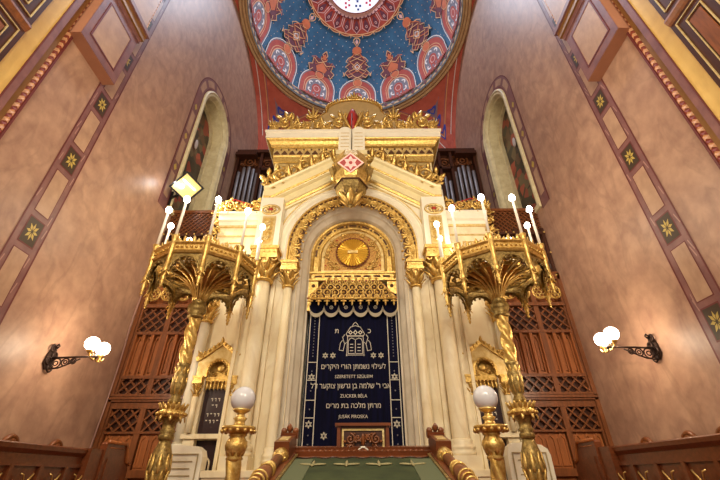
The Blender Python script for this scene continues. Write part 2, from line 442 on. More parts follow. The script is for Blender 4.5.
# pendentives, dome ring, painted dome and skylight: one ceiling
RD, Z0, HD = 5.88, 23.14, 5.26
cm = [blue, dred, dorange, dtan, dpurp, dgrey, dteal, dwhite, dpink, ringm, ringd, penred, penmauve, penblue]
(cBLUE, cRED, cOR, cTAN, cPUR, cGREY, cTEAL, cWH, cPINK, cRING, cRINGD, cPR, cPM, cPB) = range(14)
m = MB(); m.sm = True
def dpt(az, t, off=0.):
    a = rad(az); e = rad(t); q = 1-off/5.5
    return (RD*q*math.cos(e)*math.sin(a), D+RD*q*math.cos(e)*math.cos(a), Z0+HD*q*math.sin(e))
NT = 36; NA = 192; m.mi = cBLUE; rows = []
for j in range(NT+1):
    rows.append([m.v(*dpt(360*i/NA, 72*j/NT)) for i in range(NA)])
for A, B in zip(rows, rows[1:]):
    for i in range(NA): m.f(A[i], A[(i+1) % NA], B[(i+1) % NA], B[i])
m.sm = False
def dstrip(pa, pb, mi, off):
    m.mi = mi
    wid = max(math.hypot((p[0]-q[0])*math.cos(rad(p[1])), p[1]-q[1]) for p, q in zip(pa, pb)); n = max(1, int(wid/2.5))
    G = [[m.v(*dpt(p[0]+(q[0]-p[0])*k/n, p[1]+(q[1]-p[1])*k/n, off)) for p, q in zip(pa, pb)] for k in range(n+1)]
    for A, B in zip(G, G[1:]):
        for i in range(len(A)-1): m.f(A[i], A[i+1], B[i+1], B[i])
def dband(t0, t1, mi, off, n=96):
    az = [360*i/n for i in range(n+1)]
    dstrip([(a, t0) for a in az], [(a, t1) for a in az], mi, off)
def loc(a0):
    # local metres (u across, v along the meridian in degrees) around axis a0
    return lambda u, v: (a0+math.degrees(u/(RD*math.cos(rad(v)))), v)
MV = RD*PI/180*.95      # metres per degree of t
def dline(f, pts, w, mi, off, closed=False):
    # ribbon of width w metres through local points
    P2 = [(u, v*MV) for u, v in pts]; n = len(P2); A = []; B = []
    for i, p in enumerate(P2):
        a = P2[i-1] if (i or closed) else p; b = P2[(i+1) % n] if (i < n-1 or closed) else p
        d = (b[0]-a[0], b[1]-a[1]); l = math.hypot(*d) or 1; nx, ny = -d[1]/l*w/2, d[0]/l*w/2
        A.append(f(p[0]+nx, (p[1]+ny)/MV)); B.append(f(p[0]-nx, (p[1]-ny)/MV))
    if closed: A.append(A[0]); B.append(B[0])
    dstrip(A, B, mi, off)
def dpoly(f, pts, mi, off): m.mi = mi; m.f(*[m.v(*dpt(*f(u, v), off)) for u, v in pts])
def ell(cu, cv, ru, rv, n=16, a0=0, a1=2*PI, k=1): return [(cu+ru*math.cos(a0+(a1-a0)*i/n), cv+rv*math.sin(a0+(a1-a0)*i/n)) for i in range(n+k)]
dband(-2, 4.2, cTEAL, .02); dband(4.2, 5.0, cTAN, .03)
for i in range(72):
    f = loc(i*5); dpoly(f, [(0, .2), (.16, 2), (0, 3.8), (-.16, 2)], cGREY if i % 2 else cPUR, .06); 
rnd = random.Random(5)
for j in range(14):
    t = 10+j*3.4; n = int(76*math.cos(rad(t)))
    for i in range(n):
        f = loc(360*(i+.5*(j % 2))/n+rnd.uniform(-.4, .4)); s_ = .032
        dpoly(f, [(-s_, t), (0, t+s_/MV), (s_, t), (0, t-s_/MV)], cTAN if rnd.random() < .6 else cWH, .015)
for k in range(12):
    f = loc(30*k+.5)
    def dome_arch(hw, vb, vs_, vt, n=14): return [(-hw, vb)]+[(hw*math.cos(PI-PI*i/n), vs_+(vt-vs_)*math.sin(PI*i/n)) for i in range(n+1)]+[(hw, vb)]
    o1 = dome_arch(1.3, 4.4, 14, 28.5); o2 = dome_arch(1.22, 5, 14, 27.4)
    def fill(pts, mi, off):
        h = len(pts)//2; L_ = pts[:h+1]; R_ = list(reversed(pts))[:h+1]
        dstrip([f(*p) for p in L_], [f(*p) for p in R_], mi, off)
    fill(o1, cGREY, .04); fill(o2, cRED, .05)
    dline(f, o1, .05, cWH, .06); dline(f, dome_arch(.92, 6.5, 13.5, 23.5), .04, cTAN, .06)
    fill(dome_arch(.78, 6.6, 12.5, 22), cGREY, .06)
    dline(f, dome_arch(.78, 6.6, 12.5, 22), .06, cTAN, .065)
    # medallion: red heart with a white wreath
    fill([(u, v) for u, v in ell(0, 13.4, .34, 4.3, 16, PI*1.5, -PI*.5)], cRED, .07)
    dline(f, ell(0, 13.4, .2, 2.4), .05, cPINK, .075)
    for q in range(6):
        a = q*PI/3+PI/6; cu, cv = .5*math.cos(a), 13.4+5.6*math.sin(a)
        dline(f, ell(cu, cv, .14, 1.5, 8, a-1.6, a+1.6), .10, cWH, .075)
    dline(f, [(-1.1, 5.6), (1.1, 5.6)], .13, cRED, .07)
    for q in range(9): dpoly(f, [(-.96+.24*q-.03, 5.6), (-.96+.24*q, 6), (-.96+.24*q+.03, 5.6), (-.96+.24*q, 5.2)], cTAN, .08)
    dpoly(f, ell(0, 25.6, .3, 3.0, 14, k=0), cOR, .07); dline(f, ell(0, 25.6, .3, 3.0, 14, k=0), .035, cTAN, .08, True)
    if k % 2 == 0:
        # tall interlace below the skylight
        bg = [(0, 50), (.32, 47.5), (.3, 45), (.55, 42), (.78, 38.5), (.6, 36.5), (.86, 33), (.7, 30), (.42, 29), (0, 28)]
        bgl = [(-u, v) for u, v in bg]
        dstrip([f(*p) for p in bg], [f(*p) for p in bgl], cPUR, .07)
        for w_, off, mi in ((.055, .085, cTAN),):
            for s_ in (-1, 1):
                dline(f, [(0, 50), (s_*.32, 47.5), (-s_*.3, 44.5), (s_*.55, 41), (s_*.1, 37.5), (-s_*.62, 34), (-s_*.2, 30.5), (s_*.3, 28.5)], w_, mi, off)
                dline(f, [(s_*.3, 45), (s_*.6, 43.5), (s_*.8, 41), (s_*.55, 39.5), (s_*.86, 37), (s_*.6, 35.5), (s_*.9, 32.5), (s_*.6, 29.5), (s_*.35, 31)], w_, mi, off)
                dline(f, [(s_*.15, 47), (s_*.62, 41.5), (s_*.2, 39), (-s_*.25, 36.5), (s_*.35, 33), (s_*.75, 31)], w_, cOR, off)
                dpoly(f, [(s_*.86, 31), (s_*1.05, 33.5), (s_*.98, 30)], cTAN, .08)
            dpoly(f, ell(0, 48.6, .33, 2.8, 14, k=0), cOR, .09)
            for r_ in (1, .55): dline(f, [(0, 37.6+3.4*r_), (.34*r_, 37.6), (0, 37.6-3.4*r_), (-.34*r_, 37.6)], .06, cTAN if r_ == 1 else cWH, .095, True)
        dline(f, [(0, 51.4), (.2, 54), (.22, 55.6), (.1, 56.8), (0, 56.2), (-.1, 56.8), (-.22, 55.6), (-.2, 54)], .06, cTAN, .08, True)
        dpoly(f, [(0, 52.3), (.12, 54.4), (0, 56), (-.12, 54.4)], cPINK, .075)
    else:
        bg = [(0, 43), (.16, 41), (.24, 38), (.14, 36.2), (.42, 35), (.62, 36.8), (.8, 35), (.62, 32), (.95, 30.5), (.85, 26), (.5, 27.6), (0, 28)]
        dstrip([f(*p) for p in bg], [f(-u, v) for u, v in bg], cPUR, .07)
        for s_ in (-1, 1):
            dline(f, [(0, 43.4), (s_*.2, 40.5), (-s_*.2, 37), (s_*.3, 33.5), (s_*.75, 35.5), (s_*.7, 31), (s_*.98, 29.5), (s_*.8, 25.5), (s_*.6, 28)], .06, cTAN, .085)
            dline(f, [(s_*.25, 38.5), (s_*.02, 35), (s_*.5, 32), (s_*.62, 37.2), (s_*.9, 35)], .05, cOR, .08)
        dpoly(f, [(0, 41.4), (.16, 38.6), (0, 36.4), (-.16, 38.6)], cOR, .09)
        dpoly(f, [(0, 35), (.42, 31), (.3, 28), (-.3, 28), (-.42, 31)], cOR, .08)
# skylight surround
dband(59, 72, cRED, .05); dband(58.6, 59.2, cTAN, .08)
for i in range(24):
    f = loc(15*i+.5)
    dline(f, ell(0, 58.8, .36, 1.3, 8, PI, 2*PI), .05, cTAN, .07); dpoly(f, ell(0, 58.9, .34, 1.1, 8, PI, 2*PI), cRED, .06)
    dpoly(f, [(0, 59.8), (.17, 62.2), (.14, 65), (0, 67.6), (-.14, 65), (-.17, 62.2)], cPUR, .07)
    dline(f, [(-.22, 68.4), (-.3, 62.5), (0, 59.6), (.3, 62.5), (.22, 68.4)], .05, cPINK, .08)
    dline(f, ell(0, 63, .06, .8, 8), .035, cPINK, .09)
    g = loc(15*i+8); dpoly(g, [(-.05, 58.6), (0, 56.2), (.05, 58.6)], cTAN, .08)
dband(68.4, 71.5, cPINK, .09); dband(68.2, 68.6, cPUR, .1)
for i in range(48):
    f = loc(7.5*i); dpoly(f, [(-.07, 68.6), (0, 69.8), (.07, 68.6)], cPUR, .1)
# stone ring moulding
def rring(prof, n=96):
    prof = [(6.34-(6.34-r)*.74, z) for r, z in prof]
    rows = [[m.v(r*math.sin(2*PI*i/n), D+r*math.cos(2*PI*i/n), z) for i in range(n)] for r, z in prof]
    for A, B in zip(rows, rows[1:]):
        for i in range(n): m.f(A[i], A[(i+1) % n], B[(i+1) % n], B[i])
m.sm = True; m.mi = cRING; rring([(6.34, 23.05), (6.3, 22.86), (6.2, 22.8), (6.12, 22.86), (6.1, 22.95)])
m.mi = cRINGD; rring([(6.1, 22.95), (6.06, 22.95)])
m.mi = cRING; rring([(6.06, 22.95), (6.0, 22.9), (5.92, 22.94), (5.9, 23.04)])
m.mi = cRINGD; rring([(5.9, 23.04), (5.86, 23.04)])
m.mi = cRING; rring([(5.86, 23.04), (5.8, 23.0), (5.7, 23.08), (5.66, 23.3)])
m.sm = False
# pendentives
def ppt(sx, sy, ph, s_, off=0.):
    rw = R/max(math.cos(ph), math.sin(ph)); r = R+(rw-R)*s_
    z = ZC+math.sqrt(max(0, 2*R*R-r*r)); q = 1-off/8
    return (sx*r*math.cos(ph)*q, D+sy*r*math.sin(ph)*q, ZC+(z-ZC)*q)
for sx in (-1, 1):
    for sy in (1, -1):
        m.mi = cPR; N = 24; K = 12
        G = [[m.v(*ppt(sx, sy, PI/2*i/N, j/K)) for j in range(K+1)] for i in range(N+1)]
        for i in range(N):
            for j in range(K): m.f(G[i][j], G[i+1][j], G[i+1][j+1], G[i][j+1])
        if sy < 0: continue
        # nested line borders: along the two walls and the ring
        def pline(pts, w, mi, off):
            m.mi = mi; A = [Vector(ppt(sx, sy, *p, off)) for p in pts]; n = len(A); L_, R_ = [], []
            for i in range(n):
                d = (A[min(i+1, n-1)]-A[max(i-1, 0)]).normalized(); c = Vector((0, D, ZC)); nn = (A[i]-c).normalized(); sd = d.cross(nn)*w/2
                L_.append(m.v(*(A[i]+sd))); R_.append(m.v(*(A[i]-sd)))
            for i in range(n-1): m.f(L_[i], L_[i+1], R_[i+1], R_[i])
        # in metres from the walls: the point (r, ph) sits R-r*cos(ph) from the side wall
        def wall_off(d1, ph_lo, ph_hi, flip, n=20):
            out = []
            for i in range(n+1):
                ph = ph_lo+(ph_hi-ph_lo)*i/n
                r = (R-d1)/math.cos(ph); rw = R/max(math.cos(ph), math.sin(ph))
                s_ = (r-R)/(rw-R) if rw-R > 1e-4 else 0
                out.append((PI/2-ph if flip else ph, max(0, min(1, s_))))
            return out
        for d1, w, mi in ((.22, .05, cWH), (.55, .06, cTAN), (.62, .03, cPM)):
            lo = math.acos((R-d1)/(R*1.0))
            hi = PI/4-.0
            for fl in (False, True): pline(wall_off(d1, lo, hi-.002, fl), w, mi, .02)
            pline([(lo+(PI/2-2*lo)*i/20, .03+d1*.0) for i in range(21)], w, mi, .02)
        # inner mauve field
        m.mi = cPM; d1 = 1.0; lo = math.acos((R-d1)/R)+.1
        A = []; B = []
        for i in range(21):
            ph = lo+(PI/2-2*lo)*i/20; q = ph if ph <= PI/4 else PI/2-ph
            rw = R/max(math.cos(ph), math.sin(ph)); r1 = (R-d1)/math.cos(q); s1 = (r1-R)/(rw-R)
            A.append(m.v(*ppt(sx, sy, ph, min(.3, s1), .015))); B.append(m.v(*ppt(sx, sy, ph, max(.3, s1), .015)))
        for i in range(20): m.f(A[i], A[i+1], B[i+1], B[i])
        for z_ in (.32, .5, .68):
            m.mi = cPB; c = [Vector(ppt(sx, sy, PI/4+.05*math.cos(a), z_+.05*math.sin(a), .03)) for a in [2*PI*i/12 for i in range(13)]]
            c2 = [Vector(ppt(sx, sy, PI/4+.025*math.cos(a), z_+.025*math.sin(a), .03)) for a in [2*PI*i/12 for i in range(13)]]
            for i in range(12): m.poly([c[i], c[i+1], c2[i+1], c2[i]])
dome = struct(m.build('ceiling', cm))
# skylight
m = MB(); rs = RD*math.cos(rad(71.5)); zs_ = Z0+HD*math.sin(rad(71.5))
m.lathe([(rs+.05, zs_), (rs+.05, zs_+.1)], 0, D, 48, smooth=False); sk = struct(m.build('window_3', skyglass))
m = MB()
for i in range(12):
    a = PI/6*i; mi = i % 2; m.mi = mi
    for r_, s_ in ((.55, .18), (.95, .2), (1.4, .3)):
        c = (r_*rs/1.8*math.sin(a+.1), D+r_*rs/1.8*math.cos(a+.1))
        for q in range(3):
            b = a+q*2*PI/3; m.box(c[0]+s_*.5*math.sin(b)-.07, c[0]+s_*.5*math.sin(b)+.07, c[1]+s_*.5*math.cos(b)-.07, c[1]+s_*.5*math.cos(b)+.07, zs_-.012, zs_-.002)
struct(m.build('window_leading', [skyblue, skyred], sk))
m = MB(); m.sm = True
# transverse arch over the opening to the nave carries the front of the dome
m.sweep([(R*math.cos(PI-PI*i/28), ZC+R*math.sin(PI*i/28)) for i in range(29)], [(-.0, 5.2), (.0, 4.0), (.9, 4.0), (.9, 5.2)], 'xz')
struct(m.build('ceiling_arch', panelm))


# ------------------------------------------------------------------ shared ornament
def capital(parent, cx, cy, z0, z1, r, name='capital', abh=.18, gm=None):
    r = r*1.12
    # leafy bell, corner volutes and a moulded block
    m = MB(); h = z1-z0; zb = z0+h*.62
    m.lathe([(r*1.05, z0), (r*1.25, z0+.03*h), (r*1.25, z0+.07*h), (r*.98, z0+.1*h), (r*1.0, z0+.3*h), (r*1.25, z0+.5*h), (r*1.6, zb)], cx, cy, 16)
    for ring, (zz, L) in enumerate(((z0+.08*h, .34*h), (z0+.3*h, .34*h))):
        for i in range(8):
            a = 2*PI*(i+.5*ring)/8
            d = (math.cos(a), math.sin(a))
            m.leaf((cx+d[0]*r*1.02, cy+d[1]*r*1.02, zz), (d[0]*.25, d[1]*.25, 1), (d[0], d[1], -.1), L, r*.85, .45, r*.06)
    for sx in (-1, 1):
        for sy in (-1, 1):
            m.torus((cx+sx*r*1.35, cy+sy*r*1.45, zb-.02*h), r*.26, r*.13, 'xz', 10, 6)
        m.ball((cx+sx*r*.5, cy-r*1.55, zb-.02*h), r*.3, 8, 5, (1, .5, 1))
    q = r*1.75
    m.box(cx-q, cx+q, cy-q, cy+q, zb, zb+.1*h); m.box(cx-q*.93, cx+q*.93, cy-q*.93, cy+q*.93, zb+.1*h, z1-.1*h); m.box(cx-q*1.06, cx+q*1.06, cy-q*1.06, cy+q*1.06, z1-.1*h, z1)
    for i in range(5): m.ball((cx-q*.75+q*1.5*i/4, cy-q*.95, (zb+z1)/2), r*.13, 6, 4)
    return m.build(name, gm or gold, parent)
def column(parent, cx, cy, z0, z1, r, name='column', mt=None, cap=None, square=False):
    m = MB(); m.lathe([(r, z0), (r, z0+.01), (r*.98, (z0+z1)/2), (r*.93, z1)], cx, cy, 20); c = m.build(name, mt or marble, parent)
    m = MB(); b = z0; m.lathe([(r*1.5, b-.34), (r*1.5, b-.26), (r*1.3, b-.24), (r*1.5, b-.2), (r*1.5, b-.16), (r*1.18, b-.1), (r*1.3, b-.05), (r*1.05, b)], cx, cy, 20)
    m.box(cx-r*1.55, cx+r*1.55, cy-r*1.55, cy+r*1.55, b-.6, b-.34); m.build('base', mt or marble, c)
    if cap: capital(c, cx, cy, z1-.02, cap, r)
    return c
def foliage_run(m, p0, p1, y, n, r, sgn=1):
    # a wave of acanthus scrolls climbing from p0 to p1
    d = (p1[0]-p0[0], p1[1]-p0[1]); L = math.hypot(*d); e = (d[0]/L, d[1]/L); nn = (-e[1], e[0]) if sgn > 0 else (e[1], -e[0])
    base = math.atan2(e[1], e[0])
    for i in range(n):
        t = (i+.5)/n; q = r*(1.1-.25*t)
        c = (p0[0]+d[0]*t+nn[0]*q*.9, p0[1]+d[1]*t+nn[1]*q*.9)
        m.scroll(c, q*.8, base+PI*(.5 if i % 2 else 1.2), 1.25, (1 if i % 2 else -1)*sgn, q*.17, y, 3, .6)
        m.leaf((p0[0]+d[0]*(t+.3/n), y, p0[1]+d[1]*(t+.3/n)), (nn[0]+e[0]*.6, -.3, nn[1]+e[1]*.6), (0, -1, 0), q*1.3, q*.7, .25, .02)
        m.leaf((p0[0]+d[0]*(t-.3/n), y, p0[1]+d[1]*(t-.3/n)), (nn[0]-e[0]*.4, -.3, nn[1]-e[1]*.4), (0, -1, 0), q*1.0, q*.6, .25, .02)
def palmette(m, x, y, z, h, n=7, spread=1.25):
    for i in range(n):
        a = PI/2+spread*(i-(n-1)/2)/((n-1)/2); L = h*(1-.35*abs(i-(n-1)/2)/((n-1)/2))
        m.leaf((x, y, z), (math.cos(a), -.2, math.sin(a)), (0, -1, 0), L, h*.28, .18, .02)
    m.ball((x, y-.03, z+h*.12), h*.13, 8, 5)

# ------------------------------------------------------------------ the ark
AX = -.03
ark = thing('torah_ark', 'huge cream marble and gold ark with arched niche filling the end of the room', 'ark', (AX, 11, PF))
# plinth and piers
m = MB()
for s in (-1, 1):
    x0, x1 = sorted((AX+s*1.33, AX+s*3.12))
    m.box(x0, x1, 9.35, 12, PF, 1.75); m.box(x0-.03, x1+.03, 9.31, 12, 1.62, 1.74)
m.box(AX-3.1, AX+3.1, 10.75, 12, PF, 1.4)
m.build('plinth', marble, ark)
for s in (-1, 1):
    m = MB()
    x0, x1 = sorted((AX+s*1.62, AX+s*3.08)); m.box(x0, x1, 10.0, 12, 1.7, 7.05)
    x0, x1 = sorted((AX+s*2.22, AX+s*2.34)); m.box(x0, x1, 9.9, 10, 1.7, 7.0)
    x0, x1 = sorted((AX+s*2.78, AX+s*3.06)); m.box(x0, x1, 9.88, 10, 1.7, 7.0)
    x0, x1 = sorted((AX+s*3.0, AX+s*3.08)); m.box(x0, x1, 9.8, 10, 1.7, 7.0)
    m.build('pier', marble, ark)
# front wall above the arch, closed by the back block
m = MB(); xs = [-3.05+6.1*i/60 for i in range(61)]
ZA = 7.6
def low(x): return ZA+math.sqrt(max(0, 2.3**2-x*x)) if abs(x) < 2.3 else 7.0
def top(x): return 9.75+(2.4-max(0, abs(x)-.6))*.54
for a, b in zip(xs, xs[1:]):
    m.poly([(AX+a, 9.95, low(a)), (AX+b, 9.95, low(b)), (AX+b, 9.95, top(b)), (AX+a, 9.95, top(a))])
m.box(AX-3.05, AX+3.05, 10.95, 12, 1.4, 12.2)
for s in (-1, 1):
    x0, x1 = sorted((AX+s*2.3, AX+s*3.05)); m.box(x0, x1, 9.96, 11, 7.0, 9.9)
m.build('front_wall', white, ark)
# pier blocks above the big capitals with gold panel and rosette
for s in (-1, 1):
    cx = AX+s*2.56
    m = MB(); m.box(cx-.36, cx+.36, 9.52, 9.97, 7.3, 9.25)
    o = m.build('impost_block', white, ark)
    m = MB(); m.box(cx-.15, cx+.15, 9.485, 9.52, 7.5, 8.42); o2 = m.build('panel', gold, o)
    m = MB(); m.sweep([(cx-.17, 7.48), (cx+.17, 7.48), (cx+.17, 8.45), (cx-.17, 8.45)], [(-.03, 9.52), (-.03, 9.47), (.03, 9.47), (.03, 9.52)], 'xz', True)
    for k in range(3):
        m.scroll((cx-.04, 7.7+.27*k), .09, 0, 1.2, 1 if k % 2 else -1, .025, 9.47, 2); palmette(m, cx+.05, 9.47, 7.72+.27*k, .14, 3)
    m.build('gilt_scrolls', goldp, o)
    m = MB(); m.torus((cx, 9.5, 8.75), .27, .04, 'xz', 20, 6, sq=.62)
    for i in range(8):
        a = PI/4*i; m.ball((cx+.13*math.cos(a), 9.49, 8.75+.085*math.sin(a)), .055, 6, 4)
    m.build('rosette_frame', goldp, o)
    m = MB(); m.ball((cx, 9.5, 8.75), .07, 8, 5); m.ball((cx-.12, 9.5, 8.75), .05, 8, 5); m.ball((cx+.12, 9.5, 8.75), .05, 8, 5); m.build('rosette_heart', redm, o)
# columns
for s in (-1, 1):
    column(ark, AX+s*2.52, 9.7, 2.35, 6.32, .2, cap=7.32)
    column(ark, AX+s*1.83, 9.84, 2.2, 6.2, .125, cap=7.0)
# outer white archivolt
m = MB(); p = arch(AX, ZA, 2.0, 7.0, 40)
m.sm = True
m.sweep(p, [(.36, 9.96), (.36, 9.86), (.3, 9.82), (.27, 9.88), (.2, 9.86), (.1, 9.78), (.02, 9.72), (-.02, 9.76), (-.02, 9.95)], 'xz')
m.build('archivolt', white, ark)
m = MB(); m.sweep(p, [(.385, 9.96), (.385, 9.84), (.36, 9.81), (.335, 9.84), (.335, 9.9)], 'xz', smooth=True)
m.build('archivolt_gilt_edge', goldp, ark)
# scalloped gold arch: dashes on the band, hanging lobes inside
m = MB(); m.mi = 0
m.sweep(p, [(-.0, 9.82), (-.02, 9.78), (-.06, 9.78), (-.08, 9.84), (-.24, 9.84), (-.26, 9.8), (-.29, 9.8), (-.3, 9.98)], 'xz')
sc = m
stations = []
for z in (7.12, 7.4): stations += [(-1, z), (1, z)]
for i in range(15):
    a = PI*(i+.5)/15; stations.append(a)
for st in stations:
    if isinstance(st, tuple): cx, cz, a = AX+st[0]*1.69, z if False else st[1], (PI if st[0] < 0 else 0)
    else: a = st; cx, cz = AX+1.69*math.cos(a), ZA+1.69*math.sin(a)
    # horseshoe lobe opening towards the arch centre
    m.mi = 0; m.torus((cx, 9.82, cz), .15, .04, 'xz', 14, 6, a-PI*.8, a+PI*.8)
    m.torus((cx+.04*math.cos(a), 9.83, cz+.04*math.sin(a)), .075, .022, 'xz', 10, 6)
    m.mi = 1; m.ball((cx, 9.87, cz), .115, 10, 5, (1, .3, 1))  # brown ball paints shade into the hollow of the lobe
    m.mi = 0; m.ball((cx-.17*math.cos(a), 9.82, cz-.17*math.sin(a)), .042, 8, 5)
m.mi = 1
for i in range(36):
    a = PI*(i+.5)/36; c, s_ = math.cos(a), math.sin(a)
    q = lambda r, t: (AX+r*c-t*s_, ZA+r*s_+t*c)
    P4 = [q(1.89, -.055), q(1.93, -.05), q(1.93, .05), q(1.89, .055)]
    m.prism(P4, 'xz', 9.815, 9.85)
m.build('scalloped_arch', [gold, brownhole], ark)
# pale reveal from the scallops to the tympanum
m = MB(); m.sm = True; p0 = arch(AX, ZA, 1.7, 1.75, 40)
m.sweep(p0, [(.1, 10.0), (-.06, 9.98), (-.07, 10.06), (-.16, 10.12), (-.19, 10.2), (-.3, 10.34), (-.33, 10.46), (-.37, 10.48), (-.37, 10.7)], 'xz')
m.build('arch_reveal', greym, ark)
# tympanum
m = MB(); p1 = arch(AX, ZA, 1.33, 6.75, 40)
m.sweep(p1, [(.02, 10.5), (.0, 10.4), (-.05, 10.38), (-.1, 10.42), (-.11, 10.46)], 'xz', smooth=True)
m.sweep(p1, [(-.25, 10.46), (-.26, 10.42), (-.3, 10.41), (-.33, 10.46), (-.335, 10.5)], 'xz', smooth=True)
m.sweep(p1, [(-.11, 10.47), (-.25, 10.47)], 'xz')
m.mi = 0; m.box(AX-1.33, AX+1.33, 10.4, 10.6, 6.72, 6.98); m.box(AX-1.33, AX+1.33, 10.36, 10.5, 6.94, 7.0); m.box(AX-1.33, AX+1.33, 10.36, 10.5, 6.7, 6.75)
for s in (-1, 1):
    x0, x1 = sorted((AX+s*1.05, AX+s*1.33)); m.box(x0, x1, 10.42, 10.7, 5.75, 6.75)
m.mi = 1
for i in range(17):
    a = PI*(i+.5)/17
    c, s_ = math.cos(a), math.sin(a); q = lambda r, t: (AX+r*c-t*s_, ZA+r*s_+t*c)
    if i % 2 == 0: m.prism([q(1.14, -.12), q(1.20, -.12), q(1.20, .12), q(1.14, .12)], 'xz', 10.455, 10.475)
    else: m.prism([q(1.145, -.04), q(1.195, 0), q(1.145, .04), q(1.12, 0)], 'xz', 10.455, 10.475)
for i in range(8): x = AX-1.05+.3*i; m.box(x-.11, x+.11, 10.39, 10.41, 6.82, 6.88)
for s in (-1, 1):
    for k in range(3): m.ball((AX+s*1.19, 10.42, 5.98+.28*k), .06, 8, 5, (1, .4, 1)); 
ty = m.build('tympanum', [gold, brownhole], ark)
m = MB(); p2 = arch(AX, ZA, .99, 7.0, 36)
m.f(*[m.v(u, 10.5, v) for u, v in p2]); m.build('mosaic_field', fieldm, ty)
m = MB(); m.sweep(p2, [(0, 10.49), (-.09, 10.485)], 'xz'); m.box(AX-.99, AX+.99, 10.48, 10.5, 7.0, 7.1); m.build('pale_mosaic_border', goldp, ty)
m = MB()
for s in (-1, 1):
    m.M = Matrix.Translation((AX, 0, 0)) @ Matrix.Diagonal((s, 1, 1, 1))
    for cx, cz, r, a0, sg in ((.68, 7.3, .13, .5, 1), (.8, 7.62, .1, 2, -1), (.62, 8.08, .12, 3, 1), (.5, 7.2, .08, 1, -1), (.78, 7.85, .08, 1, 1), (.3, 8.38, .08, 3, -1)):
        m.scroll((cx, cz), r, a0, 1.5, sg, .022, 10.48, 3)
m.M = None; m.build('arabesque', gold, ty)
m = MB()
for s in (-1, 1):
    for cx, cz in ((.72, 7.45), (.57, 7.28), (.7, 7.98), (.86, 7.28), (.52, 8.22), (.42, 7.16)): m.ball((AX+s*cx, 10.49, cz), .028, 8, 5, (1, .4, 1))
m.build('red_berry', redm, ty)
mz = 7.72; m = MB(); m.mi = 0; N = 64
for i in range(N):
    a, b = 2*PI*i/N, 2*PI*(i+1)/N; y_ = 10.40+(.025 if i % 2 else 0)
    m.poly([(AX, 10.38, mz), (AX+.5*math.cos(a), 10.42+(.012 if i % 2 else -.012), mz+.5*math.sin(a)), (AX+.5*math.cos(b), 10.42+(-.012 if i % 2 else .012), mz+.5*math.sin(b))])
md = m.build('sun_medallion', goldr, ty)
m = MB(); m.torus((AX, 10.43, mz), .54, .012, 'xz', 48, 6)
for i in range(36):
    a = 2*PI*i/36; m.leaf((AX+.53*math.cos(a), 10.42, mz+.53*math.sin(a)), (-math.cos(a), -.2, -math.sin(a)), (0, -1, 0), .06, .05, .1, .01)
m.build('medallion_rim', enb, md)
m = MB(); m.box(AX-.16, AX+.16, 10.34, 10.4, mz-.07, mz+.03); m.build('medallion_label', goldp, md)
# gold openwork canopy over the curtain
m = MB(); zt, zb_ = 6.72, 6.0
def can(t, s): return (AX+s*(.76+.5*t), 10.4-.28*t, zt+(zb_-zt)*t)
m.mi = 2; m.poly([can(0, -1), can(0, 1), can(1, 1), can(1, -1)]); m.mi = 0
for r_, (t, n) in enumerate(((.14, 8), (.42, 9), (.7, 9), (.92, 12))):
    for i in range(n):
        s = -1+2*(i+.5)/n; q = can(t, s); m.mi = 0
        m.torus((q[0], q[1]-.03, q[2]), (.07, .095, .1, .06)[r_], .02, 'xz', 14, 5)
        m.ball((q[0], q[1]-.03, q[2]), .035, 6, 4)
        m.leaf((q[0], q[1]-.03, q[2]+.07), (0, -.3, 1), (0, -1, 0), .1, .07, .1, .012)
m.tube([can(1, -1), can(1, 1)], .035, 6); m.tube([can(0, -1), can(1, -1)], .04, 6); m.tube([can(0, 1), can(1, 1)], .04, 6)
for i in range(11):
    x = AX-1.2+.24*i; q = 10.1
    m.ball((x, q, 6.0), .05, 8, 5); m.ball((x, q, 5.91), .035, 8, 5, (1, 1, 1.4))
    for s in (-1, 1): m.leaf((x, q, 5.94), (s*.8, -.1, -.5), (0, -1, 0), .11, .06, .3, .012)
    m.leaf((x, q, 5.9), (0, 0, -1), (0, -1, 0), .13, .06, .0, .012)
m.mi = 1; m.bar(can(0, -1.02), can(0, 1.02), .06, .08)
for s in (-1, 1): m.bar(can(0, s*1.05), can(1, s*1.02), .03, .05)
m.build('canopy', [gold, redm, brownhole], ark)
# raking cornice, broken at the top for the lamp
rk = [(-2.9, 9.42), (-2.66, 9.42), (-.6, 10.72)]
for s in (-1, 1):
    path = [(AX+u, v) for u, v in rk] if s < 0 else [(AX-u, v) for u, v in reversed(rk)]
    m = MB(); m.sweep(path, [(-.55, 9.96), (-.55, 9.86), (-.46, 9.82), (-.42, 9.72), (-.2, 9.72), (-.14, 9.62), (-.1, 9.6), (.18, 9.56), (.24, 9.5), (.3, 9.48), (.34, 9.5), (.34, 10.1)], 'xz')
    rc = m.build('raking_cornice', cream, ark)
    m = MB(); m.sweep(path, [(-.115, 9.64), (-.115, 9.58), (-.05, 9.565), (-.05, 9.6)], 'xz'); m.sweep(path, [(-.5, 9.86), (-.5, 9.8), (-.44, 9.77), (-.42, 9.8)], 'xz'); m.build('gilt_fillet', gold, rc)
    m = MB(); m.M = Matrix.Translation((AX, 0, 0)) @ Matrix.Diagonal((-s, 1, 1, 1))
    m.scroll((-2.66, 10.1), .3, PI*.1, 1.6, -1, .06, 9.62, 5, .6); palmette(m, -2.66, 9.58, 10.05, .22, 7, 3.0)
    palmette(m, -2.95, 9.6, 9.95, .25, 5, .6)
    foliage_run(m, (-2.45, 9.92), (-.6, 11.1), 9.6, 5, .32)
    m.build('creeping_foliage', gold, rc)
